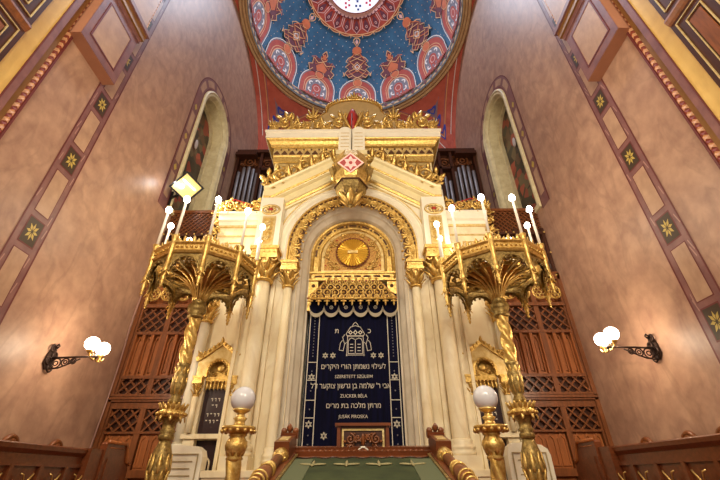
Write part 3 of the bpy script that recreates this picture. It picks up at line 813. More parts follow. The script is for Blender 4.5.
# attic storey
m = MB(); m.box(AX-2.82, AX+2.82, 10.02, 12.2, 9.9, 12.3); m.build('attic', cream, ark)
def around(pr, name, mt, parent=ark):
    m = MB(); m.sweep([(AX-3.0, 12.0), (AX-3.0, 10.0), (AX+3.0, 10.0), (AX+3.0, 12.0)], [(-a, z) for a, z in pr], 'xy'); return m.build(name, mt, parent)
def around(pr, name, mt, parent=ark):
    m = MB(); m.sweep([(AX+3.0, 12.0), (AX+3.0, 10.0), (AX-3.0, 10.0), (AX-3.0, 12.0)], [(-a, z) for a, z in pr], 'xy'); o = m.build(name, mt, parent); return o
def ringp(pr, name, mt):
    m = MB(); prev = None
    for a, z in pr:
        e = 2.82+a; row = [m.v(AX-e, 12.1, z), m.v(AX-e, 10-a, z), m.v(AX+e, 10-a, z), m.v(AX+e, 12.1, z)]
        if prev:
            for i in range(3): m.f(prev[i], prev[i+1], row[i+1], row[i])
        prev = row
    return m.build(name, mt, ark)
ringp([(.0, 11.2), (.06, 11.22), (.08, 11.45), (.1, 11.5)], 'lower_gilt_moulding', gold)
ringp([(.06, 11.5), (.09, 11.51), (.09, 11.84), (.14, 11.86)], 'frieze', goldp)
m = MB()
for i in range(21):
    x = AX-2.77+5.54*i/20; m.prism([(x-.11, 11.55), (x+.11, 11.55), (x, 11.72)], 'xz', 9.87, 9.915)
    m.ball((x+.138, 9.9, 11.78), .035, 6, 4)
m.build('triangle_frieze', brownhole, ark)
ringp([(.12, 11.84), (.18, 11.86), (.2, 11.95), (.26, 12.05), (.34, 12.1), (.36, 12.14)], 'gilt_cavetto', gold)
ringp([(.34, 12.13), (.38, 12.13), (.38, 12.36), (.42, 12.4), (.42, 12.5), (-.6, 12.5)], 'cornice', white)
for s in (-1, 1):
    m = MB(); cx = AX+s*2.0
    m.sweep([(cx-.7, 10.55), (cx+.7, 10.55), (cx+.7, 11.1), (cx-.7, 11.1)], [(-.05, 10.0), (-.05, 9.97), (.05, 9.97), (.05, 10.0)], 'xz', True); fr = m.build('attic_panel', goldp, ark)
    m = MB(); m.box(cx-.66, cx+.66, 9.99, 10.01, 10.58, 11.07)
    for q in (-.35, .35): m.scroll((cx+q, 10.85), .14, 0, 1.4, 1, .03, 9.99, 3)
    m.build('relief', greyrel, fr)
# gilt cresting along the cornice
for i, (x, kind) in enumerate(((-2.72, 's'), (-2.1, 'm'), (-1.62, 'p'), (-1.14, 'm'), (-.55, 's'), (.55, 's'), (1.14, 'm'), (1.62, 'p'), (2.1, 'm'), (2.72, 's'), (-3.22, 'e'), (3.22, 'e'))):
    m = MB(); y = 9.72; z = 12.5; sg = 1 if x < 0 else -1
    m.M = Matrix.Translation((AX+x*.95, 0, z)) @ Matrix.Diagonal((sg*1.12, 1, 1.4, 1)) @ Matrix.Translation((0, 0, -z)); m.mi = 0
    if kind == 's':
        m.scroll((0, z+.33), .28, -PI*.5, 1.5, 1, .075, y, 6, .6); palmette(m, 0, y-.04, z+.3, .2, 7, 3)
        m.scroll((.33, z+.17), .15, 0, 1.4, -1, .05, y, 3); m.scroll((-.33, z+.17), .15, PI, 1.4, 1, .05, y, 3); m.leaf((.05, y, z+.5), (.6, -.2, .6), (0, -1, 0), .28, .15, .3, .03)
    elif kind == 'm':
        m.scroll((0, z+.24), .19, PI*.2, 1.4, -1, .06, y, 5, .6); m.scroll((.2, z+.13), .11, 0, 1.3, -1, .04, y, 3); m.leaf((-.05, y, z+.35), (-.4, -.2, .8), (0, -1, 0), .24, .14, .3, .03)
    elif kind == 'p':
        palmette(m, 0, y-.05, z+.5, .42, 5, 1.2); m.scroll((.1, z+.55), .11, 0, 1.3, 1, .04, y, 3); m.scroll((-.1, z+.55), .11, PI, 1.3, -1, .04, y, 3)
        m.scroll((.18, z+.25), .15, 0, 1.3, 1, .05, y, 3); m.scroll((-.18, z+.25), .15, PI, 1.3, -1, .05, y, 3)
    else:
        palmette(m, 0, y, z+.2, .3, 5, .9); m.scroll((.1, z+.2), .15, 0, 1.3, 1, .05, y, 3)
    m.mi = 1
    if kind != 'e': m.box(-.3, .3, y+.02, y+.05, z, z+.14)
    m.M = None; m.build('cresting', [gold, redm], ark)
# flame finial and tablets of the law
m = MB(); m.leaf((AX-.03, 9.66, 12.5), (0, -.05, 1), (0, -1, 0), 1.1, .5, .05, .05); fl = m.build('flame_finial', redm, ark)
m = MB()
for s in (-1, 1): m.leaf((AX-.03+s*.05, 9.62, 12.5), (s*.45, -.1, 1), (0, -1, 0), .95, .16, .1, .03)
m.build('gilt_flame', gold, fl)
m = MB()
for s in (-1, 1):
    cx = AX-.04+s*.24
    m.prism([(cx-.22, 11.2), (cx+.22, 11.2), (cx+.22, 12.15)]+[(cx+.22*math.cos(PI*i/10), 12.15+.22*math.sin(PI*i/10)) for i in range(1, 10)]+[(cx-.22, 12.15)], 'xz', 9.36, 9.48)
tb = m.build('law_tablets', white, ark)
m = MB()
for s in (-1, 1):
    cx = AX-.04+s*.24
    for r in range(5): m.box(cx-.15, cx+.15, 9.352, 9.362, 11.35+.17*r, 11.375+.17*r)
m.build('engraved_line', goldp, tb)
m = MB(); m.box(AX-.58, AX+.5, 9.36, 9.7, 11.02, 11.2); m.box(AX-.5, AX+.42, 9.5, 10, 10.75, 11.9); m.build('tablet_bracket', cream, ark)
# curved pediment behind the cresting
m = MB(); yb = 10.7
out = [(-2.0, 13.9), (-1.75, 14.25), (-1.4, 14.6)]+[(1.16*math.cos(PI-PI*i/16), 14.85+.72*math.sin(PI*i/16)) for i in range(17)]+[(1.4, 14.6), (1.75, 14.25), (2.0, 13.9)]
m.prism([(AX+u, v) for u, v in [(-2.0, 12.4)]+out+[(2.0, 12.4)]], 'xz', yb, 12.0)
pd = m.build('crown_pediment', tan, ark)
m = MB(); arc = [(AX+1.18*math.cos(PI-PI*i/24), yb-.04, 14.85+.74*math.sin(PI*i/24)) for i in range(25)]
m.tube(arc, .05, 8); m.tube([(AX-2.0, yb-.02, 13.9), (AX-1.75, yb-.02, 14.25), (AX-1.4, yb-.02, 14.6), (AX-1.17, yb-.02, 14.85)], .03, 6); m.tube([(AX+2.0, yb-.02, 13.9), (AX+1.75, yb-.02, 14.25), (AX+1.4, yb-.02, 14.6), (AX+1.17, yb-.02, 14.85)], .03, 6)
for i in range(0, 25, 1): m.ball((arc[i][0], arc[i][1]-.06, arc[i][2]+.05), .06, 6, 4)
m.build('gilt_rim', gold, pd)
m = MB(); palmette(m, AX, yb-.05, 15.62, .4, 5, 1.2); m.scroll((AX-.2, 15.7), .14, 0, 1.3, 1, .045, yb, 3); m.scroll((AX+.2, 15.7), .14, PI, 1.3, -1, .045, yb, 3); m.build('finial', gold, pd)

# ------------------------------------------------------------------ curtain
cur = thing('ark_curtain', 'dark navy velvet curtain with silver embroidered lettering hanging in the niche', 'curtain', (AX+.03, 10.56, 1.45))
CC = AX+.03
def cy_(x): return 10.54+.012*math.sin(9*(x-CC))+.006*math.sin(23*(x-CC))
m = MB(); m.sm = True; NX = 60
A = [[m.v(CC+1.3*(-1+2*i/NX), cy_(CC+1.3*(-1+2*i/NX)), z) for i in range(NX+1)] for z in (1.45, 3, 4.5, 6.3)]
for a, b in zip(A, A[1:]):
    for i in range(NX): m.f(a[i], a[i+1], b[i+1], b[i])
pan = m.build('cloth_panel', velvet, cur)
yq = 10.515
m = MB()
def hbar(x0, x1, z0, z1): m.poly([(x0, yq, z0), (x1, yq, z0), (x1, yq, z1), (x0, yq, z1)])
for s in (-1, 1):
    for o_, w in ((1.245, .011), (.985, .011)): hbar(CC+s*o_-w, CC+s*o_+w, 1.5, 5.75)
    for z in (4.29, 3.82, 3.32, 2.9): hbar(*sorted((CC+s*.985, CC+s*1.245)), z-.01, z+.01)
def star(m, x, z, r):
    for q in (0, PI):
        pts = [(x+r*math.cos(PI/2+q+2*PI*k/3), z+r*math.sin(PI/2+q+2*PI*k/3)) for k in range(3)]
        m.sweep(pts, [(-.012, yq-.002), (.012, yq-.002)], 'xz', True)
for s in (-1, 1):
    for z in (3.9, 2.75): star(m, CC+s*1.115, z, .075)
    for x in (.56, .77): star(m, CC+s*x, 4.47, .065)
    star(m, CC+s*.72, 2.49, .07)
m.build('border_embroidery', thread, cur)
m = MB()
for s in (-1, 1):
    for k in range(14): m.ball((CC+s*1.115, yq, 4.45+.085*k), .018, 5, 4, (1, .3, 1))
    for z in (2.05, 2.3, 2.5, 4.05, 3.55, 3.1): m.ball((CC+s*1.115, yq, z), .02, 5, 4, (1, .3, 1))
m.build('bead_embroidery', threadd, cur)
# embroidered crown over two tablets held by lions
m = MB(); X0 = CC+.06
def ln(pts, w=.008, cl=False): m.sweep([(X0+u, v) for u, v in pts], [(-w, yq-.002), (w, yq-.002)], 'xz', cl)
for s in (-1, 1):
    ln([(s*.02, 4.52), (s*.2, 4.52), (s*.2, 4.85), (s*.17, 4.93), (s*.1, 4.96), (s*.02, 4.92)]); ln([(s*.24, 4.45), (s*.22, 5.0), (s*.26, 5.08), (s*.14, 5.28), (0, 5.32)])
    ln([(s*.1, 5.28), (s*.05, 5.38), (0, 5.42)]); ln([(s*.45, 4.62), (s*.34, 4.6), (s*.3, 4.78), (s*.36, 4.98), (s*.3, 5.06)]); ln([(s*.3, 4.78), (s*.25, 4.84)]); ln([(s*.45, 4.62), (s*.42, 4.82), (s*.36, 4.9)])
    for z in (4.6, 4.69, 4.78): ln([(s*.06, z), (s*.15, z)], .01)
    ln([(s*.09, 5.12), (s*.14, 5.17), (s*.19, 5.12), (s*.14, 5.07)], .012, True)
ln([(-.24, 5.03), (.24, 5.03)]); ln([(-.22, 5.0), (.22, 5.0)], .006); ln([(0, 4.52), (0, 4.92)]); ln([(-.26, 4.48), (.26, 4.48)]); ln([(-.05, 5.12), (0, 5.18), (.05, 5.12), (0, 5.06)], .012, True)
m.build('emblem_embroidery', thread, cur)
heb = lambda t: t[::-1]
for body, size, x, z, mt in ((heb('לעילוי נשמתן הורי היקרים'), .195, .01, 4.11, thread), ('SZERETETT SZÜLEIM', .118, .02, 3.87, thread), (heb("אבי ר' שלמה בן גרשון צוקער ז\"ל"), .19, -.06, 3.61, thread),
                             ('ZUCKER BÉLA', .118, .02, 3.38, thread), (heb('מרתן מלכה בת מרים'), .175, .02, 3.13, thread), ('JUSÁK PIROSKA', .112, .01, 2.89, thread), (heb('ת'), .2, -.47, 5.1, thread), (heb('כ'), .2, .46, 5.1, thread)):
    m = MB(); add_text(m, body, size, lambda u, v: (CC+x+u, yq-.003, z+v), spread=.86 if len(body) > 20 else .95); m.build('embroidered_text', mt, cur)
# short scalloped valance in front of the curtain
val = thing('curtain_valance', 'short navy valance with grey scalloped fringe above the navy curtain', 'valance', (CC, 10.4, 5.5))
m = MB(); sx_ = .43
def drop(x): 
    u = ((x-CC)/sx_) % 1.0; return 5.86-.26*math.sqrt(max(0, 1-(2*u-1)**2))
N = 120; xs = [CC-1.29+2.58*i/N for i in range(N+1)]
for a, b in zip(xs, xs[1:]): m.poly([(a, 10.42, drop(a)), (b, 10.42, drop(b)), (b, 10.36, 6.25), (a, 10.36, 6.25)])
m.build('cloth', velvet, val)
m = MB(); m.sm = True
for a, b in zip(xs, xs[1:]): m.poly([(a, 10.40, drop(a)-.06), (b, 10.40, drop(b)-.06), (b, 10.395, drop(b)+.05), (a, 10.395, drop(a)+.05)])
for k in range(-2, 3): m.ball((CC+k*sx_, 10.39, 5.76), .035, 6, 5, (1, 1, 2.2))
m.build('fringe', fringe, val)
m = MB()
for k in (-1.5, -.5, .5, 1.5):
    m.torus((CC+k*sx_, 10.38, 5.83), .045, .012, 'xz', 12, 5); m.ball((CC+k*sx_, 10.38, 5.83), .018, 6, 4)
m.build('flower_embroidery', thread, val)

# ------------------------------------------------------------------ side wings of the ark
def make_wing(s):
    side = 'left' if s < 0 else 'right'
    t = thing('ark_wing', 'cream marble side wing with gilt scroll cresting, joined to the ark on the %s' % side, 'ark wing', (AX+s*3.7, 11.0, PF))
    T = Matrix.Translation((AX, 0, 0)) @ Matrix.Diagonal((s, 1, 1, 1))
    def N(): k = MB(); k.M = T; return k
    m = N(); m.box(3.1, 4.15, 10.3, 11.6, PF, 7.6); m.box(3.1, 4.42, 10.3, 11.6, 6.2, 8.7); m.build('wall', marble, t)
    m = N(); m.sweep([(3.06, 8.66), (4.42, 8.66)], [(0, 10.32), (0, 10.22), (.1, 10.18), (.14, 10.1), (.3, 10.08), (.36, 10.02), (.42, 10.02), (.42, 10.4)], 'xz'); c = m.build('cornice', white, t)
    m = N(); m.sweep([(3.06, 8.6), (4.42, 8.6)], [(0, 10.3), (0, 10.24), (.06, 10.22), (.06, 10.3)], 'xz'); m.sweep([(3.06, 8.25), (4.42, 8.25)], [(0, 10.3), (0, 10.27), (.05, 10.27), (.05, 10.3)], 'xz'); m.build('gilt_fillet', goldp, c)
    m = N()
    for x, k in ((4.15, 1), (3.6, -1), (3.2, 1)): m.scroll((x, 9.35), .22, PI*.3, 1.5, k, .05, 10.1, 5, .6); palmette(m, x, 10.06, 9.3, .17, 7, 3)
    m.scroll((3.88, 9.28), .15, 0, 1.3, 1, .045, 10.1, 3); m.scroll((4.4, 9.3), .16, 0, 1.3, -1, .045, 10.1, 3)
    m.build('cresting', gold, t)
    m = N(); m.tube([(3.1, 10.08, 9.18), (3.4, 10.08, 9.32), (3.7, 10.08, 9.5), (4.0, 10.08, 9.62), (4.3, 10.08, 9.45)], .025, 6); m.build('red_ribbon', redm, t)
    m = N()
    for k in range(5): m.scroll((4.52, 7.7+.36*k), .15, 0 if k % 2 else PI, 1.3, 1 if k % 2 else -1, .045, 10.25, 4, .6)
    palmette(m, 4.5, 10.25, 9.3, .4, 5, .8); m.scroll((4.5, 7.35), .2, PI/2, 1.5, -1, .05, 10.25, 4)
    m.build('side_scrollwork', gold, t)
    m = N(); m.sweep([(3.55, 6.75), (4.1, 6.75), (4.1, 8.0), (3.55, 8.0)], [(-.02, 10.3), (-.02, 10.27), (.02, 10.27), (.02, 10.3)], 'xz', True)
    for k in range(2): m.scroll((3.82, 7.05+.45*k), .13, 0, 1.3, 1, .03, 10.28, 4)
    m.build('gilt_panel', gold, t)
    # slim corner column
    cx = AX+s*4.12
    m = MB(); m.lathe([(.15, 2.3), (.14, 4), (.13, 5.35)], cx, 10.2, 18); col = m.build('column', white, t)
    capital(col, cx, 10.2, 5.3, 6.15, .13, gm=gold)
    m = MB(); m.lathe([(.22, 1.9), (.22, 2.02), (.18, 2.06), (.21, 2.14), (.17, 2.3)], cx, 10.2, 18); m.box(cx-.24, cx+.24, 9.96, 10.44, PF, 1.9); m.build('base', white, col)
    m = N(); m.box(3.1, 4.2, 10.1, 10.35, 2.38, 2.48); m.box(3.1, 4.2, 10.2, 10.35, PF, 1.3); m.build('string_course', marble, t)
    return t
make_wing(-1); make_wing(1)
def make_shrine(s):
    side = 'left' if s < 0 else 'right'
    cx = AX+s*3.42; y0 = 10.02
    t = thing('memorial_niche', ('small gilt-gabled memorial niche in the left wing, its dark plaque uncovered beside the globe lamp' if s < 0 else 'small gilt-gabled memorial niche in the right wing, half hidden by the globe lamp'), 'niche', (cx, 10.2, PF))
    m = MB(); m.box(cx-.55, cx-.3, y0, 10.32, 2.45, 3.8); m.box(cx+.3, cx+.55, y0, 10.32, 2.45, 3.8); m.box(cx-.6, cx+.6, y0-.06, 10.32, 2.4, 2.5)
    m.box(cx-.55, cx-.28, y0, 10.32, PF, 2.4); m.box(cx+.28, cx+.55, y0, 10.32, PF, 2.4)
    m.build('frame', marble, t)
    # gable with arched opening
    m = MB(); xs = [-.56+1.12*i/28 for i in range(29)]
    lo = lambda x: 3.95+math.sqrt(max(0, .3**2-x*x)) if abs(x) < .3 else 3.8
    hi = lambda x: 4.22+(.56-abs(x))*.72
    for a, b in zip(xs, xs[1:]):
        for yy in (y0-.04,): m.poly([(cx+a, yy, lo(a)), (cx+b, yy, lo(b)), (cx+b, yy, hi(b)), (cx+a, yy, hi(a))])
        m.poly([(cx+a, y0-.04, hi(a)), (cx+b, y0-.04, hi(b)), (cx+b, 10.32, hi(b)), (cx+a, 10.32, hi(a))])
    g = m.build('gable', goldp, t)
    m = MB(); m.sweep([(cx-.6, 4.18), (cx-.52, 4.2), (cx, 4.6), (cx+.52, 4.2), (cx+.6, 4.18)], [(0, y0-.03), (0, y0-.1), (.1, y0-.12), (.1, y0)], 'xz')
    for i in range(11):
        u = -.5+.1*i; m.leaf((cx+u, y0-.1, 4.27+(.5-abs(u))*.74), (u*.6, -.3, 1), (0, -1, 0), .1 if i != 5 else .17, .09, .2, .015)
    for q in (-1, 1): m.scroll((cx+q*.52, 4.36), .08, 0, 1.3, q, .025, y0-.1, 3)
    m.build('gilt_crest', gold, g)
    m = MB(); p = arch(cx, 3.95, .31, 3.8, 16); m.sweep(p, [(0, y0-.04), (0, y0-.09), (-.05, y0-.1), (-.05, y0)], 'xz')
    for i in range(11):
        a = PI*(i+.5)/11; m.ball((cx+.25*math.cos(a), y0-.06, 3.95+.25*math.sin(a)), .035, 6, 4)
    m.build('arch_rim', gold, g)
    for q in (-1, 1):
        c = MB(); c.lathe([(.075, 2.52), (.07, 3.35)], cx+q*.44, y0-.07, 12); cc = c.build('column', marble, t)
        capital(cc, cx+q*.44, y0-.07, 3.32, 3.8, .06, gm=gold)
    m = MB(); pp = arch(cx, 3.95, .3, 3.55, 14); m.prism(pp, 'xz', 10.14, 10.3)
    m.ball((cx, 10.13, 4.05), .12, 10, 6, (1, .4, 1)); 
    for q in (-1, 1): m.scroll((cx+q*.18, 3.92), .08, 0, 1.2, q, .022, 10.12, 2)
    m.build('tympanum', gold, t)
    m = MB(); m.box(cx-.28, cx+.28, 10.0, 10.14, 3.7, 3.8)
    for i in range(6):
        x = cx-.24+.096*i; m.ball((x, 10.03, 3.68), .035, 6, 4); m.leaf((x, 10.03, 3.7), (0, -.1, -1), (0, -1, 0), .22, .07, .0, .012)
    m.build('canopy', gold, t)
    m = MB(); m.box(cx-.3, cx+.3, 10.16, 10.3, 2.5, 3.62); pl = m.build('plaque', plaque, t)
    m = MB()
    rnd = random.Random(9)
    for zr, n in ((3.3, 3), (3.15, 2), (2.95, 4), (2.8, 4)):
        for i in range(n):
            x = cx+(i-(n-1)/2)*.09; m.box(x-.022, x+.022, 10.15, 10.16, zr, zr+.022); 
            if rnd.random() < .6: m.box(x+.008, x+.022, 10.15, 10.16, zr-.05, zr)
    m.build('plaque_marks', thread, pl)
    m = MB(); m.box(cx-.28, cx+.28, 10.2, 10.32, PF, 2.38); m.build('door', plaque, t)
    m = MB(); m.sweep(arch(cx, 1.9, .13, 1.3, 12), [(0, 10.2), (0, 10.16), (-.03, 10.16), (-.03, 10.2)], 'xz'); m.build('door_moulding', marble, t)
make_shrine(-1); make_shrine(1)
# memorial stones at the feet of the wings
for s in (-1, 1):
    cx = s*3.63 + (-.02 if s < 0 else .18)
    side = 'left' if s < 0 else 'right'
    t = thing('memorial_stone', 'low white marble memorial stone below the %s memorial niche, behind the gilt candelabrum' % side, 'memorial stone', (cx, 9.4, PF))
    m = MB(); m.prism([(cx-.46, PF), (cx+.46, PF), (cx+.46, 2.0), (cx+.42, 2.12), (cx+.3, 2.2), (cx-.3, 2.24), (cx-.42, 2.16), (cx-.46, 2.0)], 'xz', 9.3, 9.6); m.build('slab', white, t)
    m = MB(); m.sweep([(cx-.36, 1.2), (cx+.36, 1.2), (cx+.36, 2.05), (cx-.36, 2.05)], [(-.012, 9.3), (-.012, 9.28), (.012, 9.28), (.012, 9.3)], 'xz', True); m.build('border', greyrel, t)
    m = MB()
    for k in range(5): w = .26-.03*(k % 2); m.box(cx-w, cx+w, 9.29, 9.3, 1.9-.13*k, 1.925-.13*k)
    m.build('engraving', greyrel, t)

# ------------------------------------------------------------------ eternal lamp
LX, LY = -.07, 9.2
t = thing('eternal_lamp', 'faceted gold hanging lamp with a red star panel, in front of the ark gable', 'lamp', (LX, LY, 8.55))
m = MB(); o6 = lambda r, z: (r, z)
m.lathe([(.25, 10.8), (.46, 10.62), (.56, 10.3), (.58, 9.8), (.5, 9.5), (.44, 9.42)], LX, LY, 8, smooth=False, a0=PI/8)
b = m.build('body', gold, t)
m = MB(); m.lathe([(.44, 9.44), (.5, 9.36), (.47, 9.12), (.3, 8.92)], LX, LY, 6, smooth=False, a0=0); m.lathe([(.28, 8.94), (.17, 8.78), (.07, 8.66), (.02, 8.58)], LX, LY, 6, smooth=False, a0=0); b2 = m.build('lower_cup', goldd, t)
m = MB()
for i in range(6):
    a = PI/6+PI/3*i; m.leaf((LX+.1*math.cos(a), LY+.1*math.sin(a), 8.66), (math.cos(a)*.6, math.sin(a)*.6, 1), (math.cos(a), math.sin(a), -.4), .5, .24, .15, .02)
m.build('leaf_pendant', gold, b2)
m = MB()
for i in range(6):
    a = PI/3*i; m.bar((LX+.52*math.cos(a), LY+.52*math.sin(a), 9.37), (LX+.52*math.cos(a+PI/3), LY+.52*math.sin(a+PI/3), 9.37), .04, .04); m.bar((LX+.5*math.cos(a), LY+.5*math.sin(a), 9.36), (LX+.34*math.cos(a), LY+.34*math.sin(a), 8.96), .04, .04)
m.build('cup_ribs', brownhole, b2)
for k, a in enumerate((-PI/2, 0, PI)):
    Mx = Matrix.Translation((LX, LY, 9.86)) @ Matrix.Rotation(a+PI/2, 4, 'Z') @ Matrix.Translation((0, -.6, 0)) @ Matrix.Rotation(rad(24), 4, 'X')
    m = MB(); m.M = Mx; m.prism([(-.44, 0), (0, -.35), (.44, 0), (0, .35)], 'xz', 0, .12); fr = m.build('star_panel', goldd, t)
    if k: continue
    m = MB(); m.M = Mx; m.prism([(-.36, 0), (0, -.28), (.36, 0), (0, .28)], 'xz', -.02, .02); m.build('red_glass', redm, fr)
    m = MB(); m.M = Mx
    m.sweep([(-.38, 0), (0, -.3), (.38, 0), (0, .3)], [(-.018, 0), (-.018, -.035), (.018, -.035), (.018, 0)], 'xz', True)
    for q in (0, PI):
        m.sweep([(.17*math.cos(PI/2+q+2*PI*j/3), .17*math.sin(PI/2+q+2*PI*j/3)) for j in range(3)], [(-.03, -.02), (-.03, -.03), (.03, -.03), (.03, -.02)], 'xz', True)
    m.build('star', pinkstar, fr)
m = MB()
for s in (-1, 1):
    for k in range(3): m.leaf((LX+s*.52, LY, 9.6+.25*k), (s*.3, -.2, .9), (0, -1, 0), .26, .14, .3, .02)
    m.scroll((LX+s*.46, 10.5), .11, 0, 1.2, s, .035, LY-.1, 3)
m.build('side_leaves', gold, t)
m = MB(); m.tube([(LX, LY, 10.75), (LX, LY, 12.9)], .012, 5); m.tube([(LX, LY, 12.9), (LX, 9.3, 12.95), (LX, 9.7, 12.9)], .02, 6)
m.ball((LX, LY, 10.82), .06, 8, 6); m.build('chain', cabl, t)

# ------------------------------------------------------------------ candelabra
def make_candelabrum(loc, label):
    x0, y0, _ = loc
    t = thing('candelabrum', label, 'candelabrum', loc, 'tall gilt candelabra beside the ark')
    m = MB(); m.lathe([(.5, PF), (.5, 1.0), (.42, 1.03), (.38, 1.15), (.2, 1.25), (.14, 1.4)], x0, y0, 8, smooth=False); m.build('foot', goldd, t)
    # acanthus vase
    m = MB(); m.mi = 1; m.lathe([(.12, 1.4), (.17, 1.55), (.2, 1.75), (.17, 2.0), (.12, 2.15), (.1, 2.22)], x0, y0, 16); m.mi = 0  # darker gold body paints the recess shade between the leaves
    for ring, (z, n) in enumerate(((1.42, 8), (1.68, 8))):
        for i in range(n):
            a = 2*PI*(i+.5*ring)/n; d = (math.cos(a), math.sin(a)); m.leaf((x0+d[0]*(.13 if ring == 0 else .19), y0+d[1]*(.13 if ring == 0 else .19), z), (d[0]*(.2 if ring == 0 else -.1), d[1]*(.2 if ring == 0 else -.1), 1), (*d, 0), .32, .12, .02, .012)
    m.build('leaf_vase', [gold, goldd], t)
    m = MB(); m.lathe([(.1, 2.2), (.14, 2.24), (.14, 2.3), (.11, 2.33), (.15, 2.37), (.11, 2.4), (.12, 2.5), (.2, 2.6), (.23, 2.63), (.1, 2.66)], x0, y0, 16); m.build('lower_knop', goldd, t)
    # crown-like gallery
    m = MB(); m.lathe([(.22, 2.6), (.25, 2.62), (.25, 2.7), (.2, 2.74), (.2, 2.82), (.1, 2.84)], x0, y0, 16)
    for i in range(16):
        a = 2*PI*i/16; d = (math.cos(a), math.sin(a))
        m.leaf((x0+d[0]*.21, y0+d[1]*.21, 2.72), (d[0]*.25, d[1]*.25, 1), (*d, 0), .15, .08, .2, .012); m.ball((x0+d[0]*.26, y0+d[1]*.26, 2.66), .035, 6, 4)
        if i % 2: m.leaf((x0+d[0]*.24, y0+d[1]*.24, 2.64), (d[0]*.1, d[1]*.1, -1), (*d, 0), .12, .08, .1, .01)
    m.build('gallery', gold, t)
    m = MB(); m.mi = 1; m.lathe([(.1, 2.82), (.13, 2.9), (.09, 2.98), (.12, 3.05), (.15, 3.2), (.13, 3.45), (.12, 3.58), (.14, 3.62), (.1, 3.64)], x0, y0, 16); m.mi = 0  # body behind the collar leaves darkened as painted recess shade
    for i in range(8):
        a = 2*PI*i/8; d = (math.cos(a), math.sin(a)); m.leaf((x0+d[0]*.11, y0+d[1]*.11, 3.02), (d[0]*.08, d[1]*.08, 1), (*d, 0), .34, .08, .02, .012)
        m.leaf((x0+d[0]*.11, y0+d[1]*.11, 3.36), (d[0]*.06, d[1]*.06, 1), (*d, 0), .2, .08, .1, .012)
    m.build('leaf_collar', [gold, goldd], t)
    # twisted shaft
    m = MB(); N = 60; prof = [(.118, 3.62+1.0*i/N) for i in range(N+1)]; k = m.sm; m.sm = True; rows = []
    for r, z in prof: rows.append([m.v(x0+(r+.026*math.cos(3*(2*PI*i/24)+z*15.0))*math.cos(2*PI*i/24), y0+(r+.026*math.cos(3*(2*PI*i/24)+z*15.0))*math.sin(2*PI*i/24), z) for i in range(24)])
    for A, B in zip(rows, rows[1:]):
        for i in range(24): m.f(A[i], A[(i+1) % 24], B[(i+1) % 24], B[i])
    m.build('twisted_shaft', gold, t)
    m = MB(); m.lathe([(.12, 4.6), (.17, 4.63), (.17, 4.67), (.13, 4.7), (.19, 4.78), (.2, 4.85), (.17, 4.93), (.12, 4.96), (.15, 5.0), (.13, 5.04)], x0, y0, 20, mod=lambda a, z: 1+.05*math.cos(10*a) if 4.7 < z < 4.95 else 1); m.build('ribbed_knop', goldd, t)
    # palm capital
    m = MB(); m.lathe([(.12, 4.98), (.13, 5.1), (.18, 5.28), (.32, 5.46), (.55, 5.6), (.7, 5.66), (.72, 5.68)], x0, y0, 40, mod=lambda a, z: 1+.05*math.cos(20*a))
    for i in range(20):
        a = 2*PI*i/20; d = (math.cos(a), math.sin(a)); e = (-d[1], d[0])
        m.tube([(x0+d[0]*r, y0+d[1]*r, z) for r, z in ((.125, 5.0), (.15, 5.14), (.21, 5.29), (.34, 5.45), (.56, 5.58), (.78, 5.6))], [.018, .022, .028, .034, .036, .02], 5)
    m.build('palm_capital', gold, t)
    # crown ring with hanging arches
    n = 10; RR = 1.15; DZ = -.2
    def pt(i, r=RR): a = 2*PI*(i+.05)/n; return (x0+r*math.cos(a), y0+r*math.sin(a))
    m = MB()
    m.lathe([(RR-.06, 5.88), (RR+.05, 5.88), (RR+.08, 5.93), (RR+.05, 5.97), (RR+.05, 6.06), (RR+.09, 6.1), (RR-.02, 6.12)], x0, y0, n, smooth=False, a0=PI/n) if False else None
    prof = [(RR-.05, 5.86), (RR+.04, 5.86), (RR+.07, 5.9), (RR+.03, 5.94), (RR+.03, 6.06), (RR+.08, 6.1), (RR+.08, 6.13), (RR-.05, 6.13), (RR-.05, 5.86)]
    rows = [[m.v(*pt(i, r), z+DZ) for i in range(n)] for r, z in prof]
    for A, B in zip(rows, rows[1:]):
        for i in range(n): m.f(A[i], A[(i+1) % n], B[(i+1) % n], B[i])
    for i in range(n):
        p, q = Vector((*pt(i), 0)), Vector((*pt(i+1), 0)); d = q-p; nrm = Vector((p.x+q.x-2*x0, p.y+q.y-2*y0, 0)).normalized()
        for k in range(1, 7):
            c = p+d*k/7; m.leaf((c.x, c.y, 6.1+DZ), (0, 0, 1), nrm, .13 if k % 2 else .2, .09, .1, .012)
            c2 = c+nrm*.05; m.ball((c2.x, c2.y, 6.0+DZ), .03, 6, 4)
    ring = m.build('crown_ring', gold, t)
    m = MB()
    for i in range(n):
        p, q = Vector((*pt(i), 0)), Vector((*pt(i+1), 0)); d = q-p; nrm = Vector((p.x+q.x-2*x0, p.y+q.y-2*y0, 0)).normalized()
        # plate with an arched opening
        M2 = 16
        for k in range(M2):
            def ar(u): return DZ+(5.42+.36*math.sqrt(max(0, 1-(2*u-1)**2*1.18)) if abs(2*u-1) < .92 else 5.3)
            u0, u1 = k/M2, (k+1)/M2; a, b = p+d*u0, p+d*u1
            for off in (.0, .05):
                e = nrm*off; m.poly([(a.x-e.x, a.y-e.y, ar(u0)), (b.x-e.x, b.y-e.y, ar(u1)), (b.x-e.x, b.y-e.y, 5.88+DZ), (a.x-e.x, a.y-e.y, 5.88+DZ)])
        c = p+d*.5; arcp = [p+d*(.5-.42*math.cos(PI*k/14))+nrm*.03+Vector((0, 0, DZ+5.42+.36*math.sin(PI*k/14))) for k in range(15)]
        m.tube(arcp, .028, 6)
